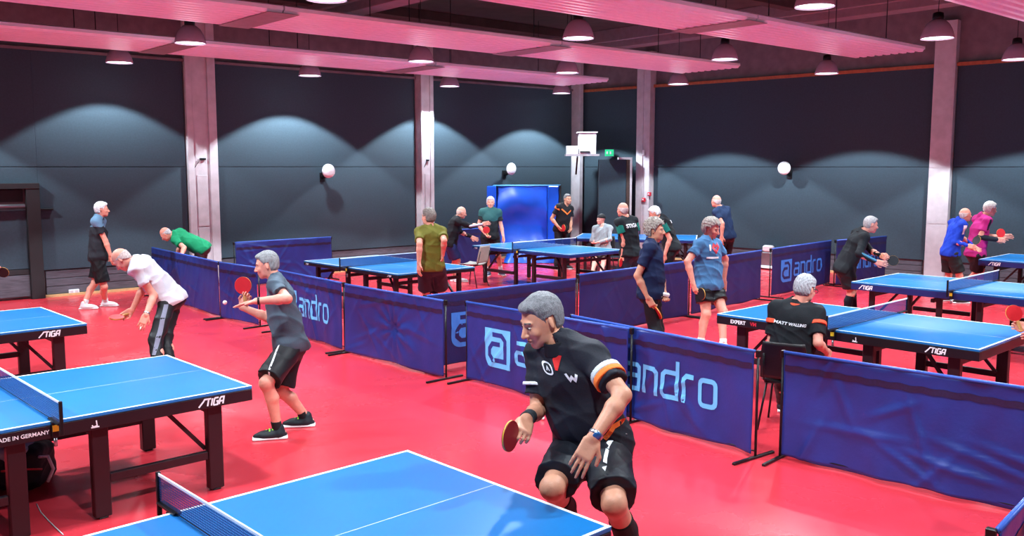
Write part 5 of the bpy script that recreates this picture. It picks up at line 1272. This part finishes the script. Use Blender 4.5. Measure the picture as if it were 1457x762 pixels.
# --- 15
P = person('balding man in dark navy shirt far back with his back to us', 1.78, (1034, 334, 18.6), (1026, 297), (1019, 286), 125, [(1028, 318, -1), (1027, 334, 0)], None, None, None, skin='ruddy', hair=('bald', (205, 195, 195)), shirt=dict(col=(28, 48, 84)), bottom=dict(col=(28, 22, 30), type='trousers'))
# --- 17
P = person('grey haired player in black tracksuit jacket leaning over a black bat', 1.78, (1202, 380, 13.8), (1226, 331), (1239, 319), 2, [(1240, 357, 1), (1253, 363, -1)], [(1222, 361, -1), (1245, 372, 0), (1258, 375, 0)], {'ank': (1216, 446), 'toe': 0}, {'ank': (1204, 450), 'toe': 0}, skin='ruddy', hair=('short', (172, 168, 168)), shirt=dict(col=(20, 24, 30), sleeve='long', collar=(20, 24, 30)), bottom=dict(col=(20, 20, 26), len=0.8), sock=((20, 22, 32), 0.9), hpitch=10, lhand=dict(curl=1.0))
a = P['arms']['r']; K = SDF(); K.rc(a['el'] - FWD * 0.032 + Zv * 0.02, a['wr'] - FWD * 0.026 + Zv * 0.02, 0.022, 0.018, 0.01); np_mesh('sleeve_stripe', [K.mesh(0.008)], fabric('teal_stripe', (60, 120, 150)), P['t'], P['base'])
hold_bat(P, 'l', 'black bat held by the player in the tracksuit jacket', 1267, 369, 2, M_BLKR, M_BLKR, n=-FWD)
# --- 18, 19
P = person('bald man in royal blue jacket at right beside his partner', 1.68, (1352, 358, 15.8), (1364, 315), (1372, 307), 5, [(1370, 342, 1), (1381, 347, 0)], [(1359, 344, -1), (1377, 349, -1)], {'fwd': 0.0}, {'fwd': 0.1}, skin='ruddy', hair=('bald', (205, 185, 180)), shirt=dict(col=(16, 56, 176), sleeve='long'), bottom=dict(col=(26, 28, 30)), rhand=dict(curl=1.0))
V, Fc = grid2(-0.03, 0.03, -0.08, 0.08, 3, 6); decal(P, P['shirt'], V, Fc, P['arms']['r']['sh'] - Zv * 0.08, W(1, 0), Zv, -FWD, M_PRINT, 'shoulder_print', off=0.006)
hold_bat(P, 'r', 'dark bat held upright by the man in royal blue', 1390, 341, 0, M_BLKR, M_BLKR, n=W(1, 0.3))
P = person('white haired man in magenta and black shirt holding a red bat', 1.84, (1388, 358, 16.4), (1398, 309), (1409, 297), 5, [(1402, 336, 1), (1414, 336, 0)], [(1394, 337, -1), (1415, 340, 0)], {'fwd': 0.15, 'ank': (1396, 410)}, {'ank': (1374, 412), 'toe': -20}, skin='ruddy', hair=('full', (226, 222, 214)), shirt=dict(col=(176, 30, 112)), bottom=dict(col=(24, 22, 28)), hpitch=8, rhand=dict(curl=0.9))
K = SDF(); 
for s_, e_ in (('sh', 'el'),):
    a = P['arms']['r']; K.rc(a['el'], a['wr'], 0.052, 0.042, 0.01)
np_mesh('arm_sleeve', [K.mesh(0.009)], fabric('c24_28_40', (24, 28, 40)), P['t'], P['base'])
V, Fc = grid2(-0.02, 0.02, -0.1, 0.1, 2, 8); decal(P, P['shirt'], V, Fc, P['nb'] - P['u'] * 0.12 + P['f'] * 0.02, W(1, 0), P['u'], -FWD, fabric('black_stripe', (24, 20, 34)), 'chest_stripe', off=0.006)
hold_bat(P, 'r', 'bright red bat held by the man in magenta', 1424, 333, 2, M_RED, M_RED, n=-FWD)
# --- 10 seated cap person
p = at_depth(858, 356, 20.0)
make_chair((p.x, p.y, 0), math.radians(248) - YAW, 'dark chair under the seated person in the cap', M_CHB, M_BLACK)
def seated_leg(P0, fy, out): q_ = P0 + ydir(fy) * 0.42 + ydir(fy).cross(Zv) * out; return q_
pp = Vector((p.x, p.y, 0)); q1 = pp + ydir(248) * 0.46
def px_of(v):
    d = v - CAMP; x = d.x * cA - d.y * sA; y = d.x * sA + d.y * cA; z = d.z; dd = y * math.cos(PITCH) - z * math.sin(PITCH); vv = y * math.sin(PITCH) + z * math.cos(PITCH)
    return (728.5 + F_PX * x / dd, 381 - F_PX * vv / dd)
def ank(v): return px_of(Vector((v.x, v.y, 0.09)))
P = person('seated person in grey hoodie and black cap with folded arms', 1.68, (858, 354, 20.0), (857, 326), (856, 317), 248, [(868, 340, -1), (853, 344, -1)], [(842, 342, -1), (855, 346, -1)], {'ank': ank(q1 + ydir(248).cross(Zv) * -0.1)}, {'ank': ank(q1 + ydir(248).cross(Zv) * 0.1)}, skin='pale', hair=('cap', (20, 20, 26)), shirt=dict(col=(150, 160, 166), sleeve='long'), bottom=dict(col=(30, 30, 36), len=0.9), face=215)
# --- 16 seated scorer
p = at_depth(1124, 520, 8.15); pp = Vector((p.x, p.y, 0))
make_chair((p.x - ydir(62).x * 0.03, p.y - ydir(62).y * 0.03, 0), math.radians(62) - YAW, 'black chair under the seated scorer behind the barrier gap', M_CHB, M_BLACK)
q1 = pp + ydir(62) * 0.5
P = person('seated grey haired scorer with glasses and printed black shirt, seen from behind', 1.78, (1124, 516, 8.15), (1134, 441), (1141, 421), 62, [(1097, 490, 0), (1112, 504, 1)], [(1164, 488, -1), (1176, 500, 1)], {'ank': ank(q1 + ydir(62).cross(Zv) * -0.15)}, {'ank': ank(q1 + ydir(62).cross(Zv) * 0.15)}, skin='ruddy', hair=('full', (168, 170, 176)), shirt=dict(col=(22, 26, 32), frac=0.75, collar=(24, 26, 32)), bottom=dict(col=(24, 24, 28), type='trousers'), near=True, girth=1.12, face=35, hpitch=15)
V, Fc = text_verts('MATT WALLING', 0.037, 0.15, 0.0012); decal(P, P['shirt'], V, Fc, at_depth(1129, 463, 8.0), P['r'] * -1 if P['r'].dot(W(1, 0)) < 0 else P['r'], P['u'], -FWD, M_PRINT, 'back_lettering', off=0.005)
sleeve_ring(P, 'r', 0.3, 0.42, fabric('coral_stripe', (235, 90, 60)), rad=0.0765); sleeve_ring(P, 'l', 0.3, 0.42, fabric('coral_stripe', (235, 90, 60)), rad=0.0765)
K = SDF(); K.rc(P['nb'] - P['u'] * 0.01, P['nb'] + P['u'] * 0.018, 0.097, 0.092, 0.004, flat=True, flat_a=True); K.rc(P['nb'] - P['u'] * 0.06, P['nb'] + P['u'] * 0.06, 0.085, 0.082, 0.003, sub=True); np_mesh('collar_stripe', [K.mesh(0.0055)], fabric('coral_stripe', (235, 90, 60)), P['t'], P['base'])
mb = MB(); hc = P['hc'] - P['base']; hf, hr_, hu = P['hf'], P['hr'], P['hu']
for sg in (-1, 1):
    cc = hc + hf * 0.112 + hr_ * sg * 0.034 + hu * 0.002
    mb.tube([cc + (hr_ * math.cos(a_) * 0.026 + hu * math.sin(a_) * 0.019) for a_ in [k * math.pi / 8 for k in range(17)]], 0.0025, 6)
    mb.tube([hc + hf * 0.108 + hr_ * sg * 0.06 + hu * 0.008, hc + hr_ * sg * 0.088 + hu * 0.006], 0.0028, 6)
mb.build('glasses', M_BLACK, P['t'])
# --- 20, 21 players mostly outside the frame
P = person('player cut off by the right edge, only forearm and red bat visible', 1.78, (1530, 470, 8.2), (1520, 395), (1508, 376), 175, [(1500, 450, 1), (1470, 470, 1)], [(1490, 472, 1), (1453, 472, 0), (1440, 462, 0)], None, None, skin='ruddy', hair=('short', (120, 110, 105)), shirt=dict(col=(40, 44, 60)), bottom=dict(col=(24, 24, 30)), rhand=dict(curl=1.0))
hold_bat(P, 'r', 'red bat entering at the right edge of the picture', 1441, 441, 0, M_RED, M_RED)
P = person('player cut off by the left edge, only a hand with bat visible', 1.78, (-42, 388, 13.2), (-36, 325), (-32, 312), 5, None, [(-22, 370, 0), (-2, 385, 0)], None, None, skin='ruddy', hair=('short', (120, 110, 105)), shirt=dict(col=(40, 44, 60)), bottom=dict(col=(24, 24, 30)), rhand=dict(curl=1.0))
hold_bat(P, 'r', 'dark bat entering at the left edge of the picture', 14, 395, 0, M_BLKR, M_BLKR)
#PEOPLE_END

# ================================================================== SMALL THINGS
def ball(p, label):
    mb = MB(); prof = [(0.02 * math.sin(math.pi * k / 12), -0.02 * math.cos(math.pi * k / 12)) for k in range(13)]; mb.lathe(prof, n=20); o = mb.build('table_tennis_ball', M_BALL); o.location = p; tag(o, label, 'ball', 'table tennis balls')
p = on_plane(772, 594, 0.02); ball(p, 'white ball lying on the red floor beside the front man')
ball(at_depth(320, 430, 8.2), 'white ball in the air before the grey shirted player')
ball(at_depth(200, 467, 9.95), 'white ball held at the fingertips of the bald man in white')
# backpack under nearest left table
p = on_plane(20, 690)
t = thing('backpack', 'black and grey sports bag on the floor under the nearest left table', 'bag', (p.x, p.y, 0))
K = SDF(); I3 = (W(1, 0), W(0, 1), Zv); B0 = Vector((p.x, p.y, 0))
K.box(B0 + Zv * 0.17, I3, (0.27, 0.18, 0.165), 0.09, 0.03); K.ell(B0 + W(0.02, -0.16) + Zv * 0.13, I3, (0.2, 0.08, 0.1), 0.03)
np_mesh('bag_body', [K.mesh(0.012, wr=0.008, wseed=4)], fabric('bag_black', (26, 28, 34), rough=0.6), t, B0)
K = SDF(); K.box(B0 + Zv * 0.28 + W(-0.02, -0.07), I3, (0.22, 0.12, 0.07), 0.05, 0.03); np_mesh('bag_flap', [K.mesh(0.012, wr=0.01, wseed=5)], fabric('bag_grey', (150, 172, 182), rough=0.5), t, B0)
mb = MB(); mb.tube([W(0.22, -0.1, 0.25), W(0.34, -0.14, 0.27), W(0.38, -0.15, 0.18), W(0.33, -0.14, 0.08)], 0.012, 8); mb.build('strap', M_PRINT, t)
mb = MB(); mb.tube([W(0.05, -0.24, 0.19), W(0.2, -0.22, 0.2), W(0.27, -0.1, 0.16)], 0.008, 8); mb.build('zip', M_SIGNRED, t)
pts = [on_plane(x_, y_, 0.004) for x_, y_ in ((52, 716), (58, 728), (68, 739), (78, 749), (90, 760))]
mb = MB(); mb.tube(pts, 0.004, 6); o = mb.build('extension_cord', M_CONC); tag(o, 'thin pale cord on the floor behind the nearest left table leg', 'cord')
# cleanup of scaffold meshes
for me in list(bpy.data.meshes):
    if me.users == 0: bpy.data.meshes.remove(me)
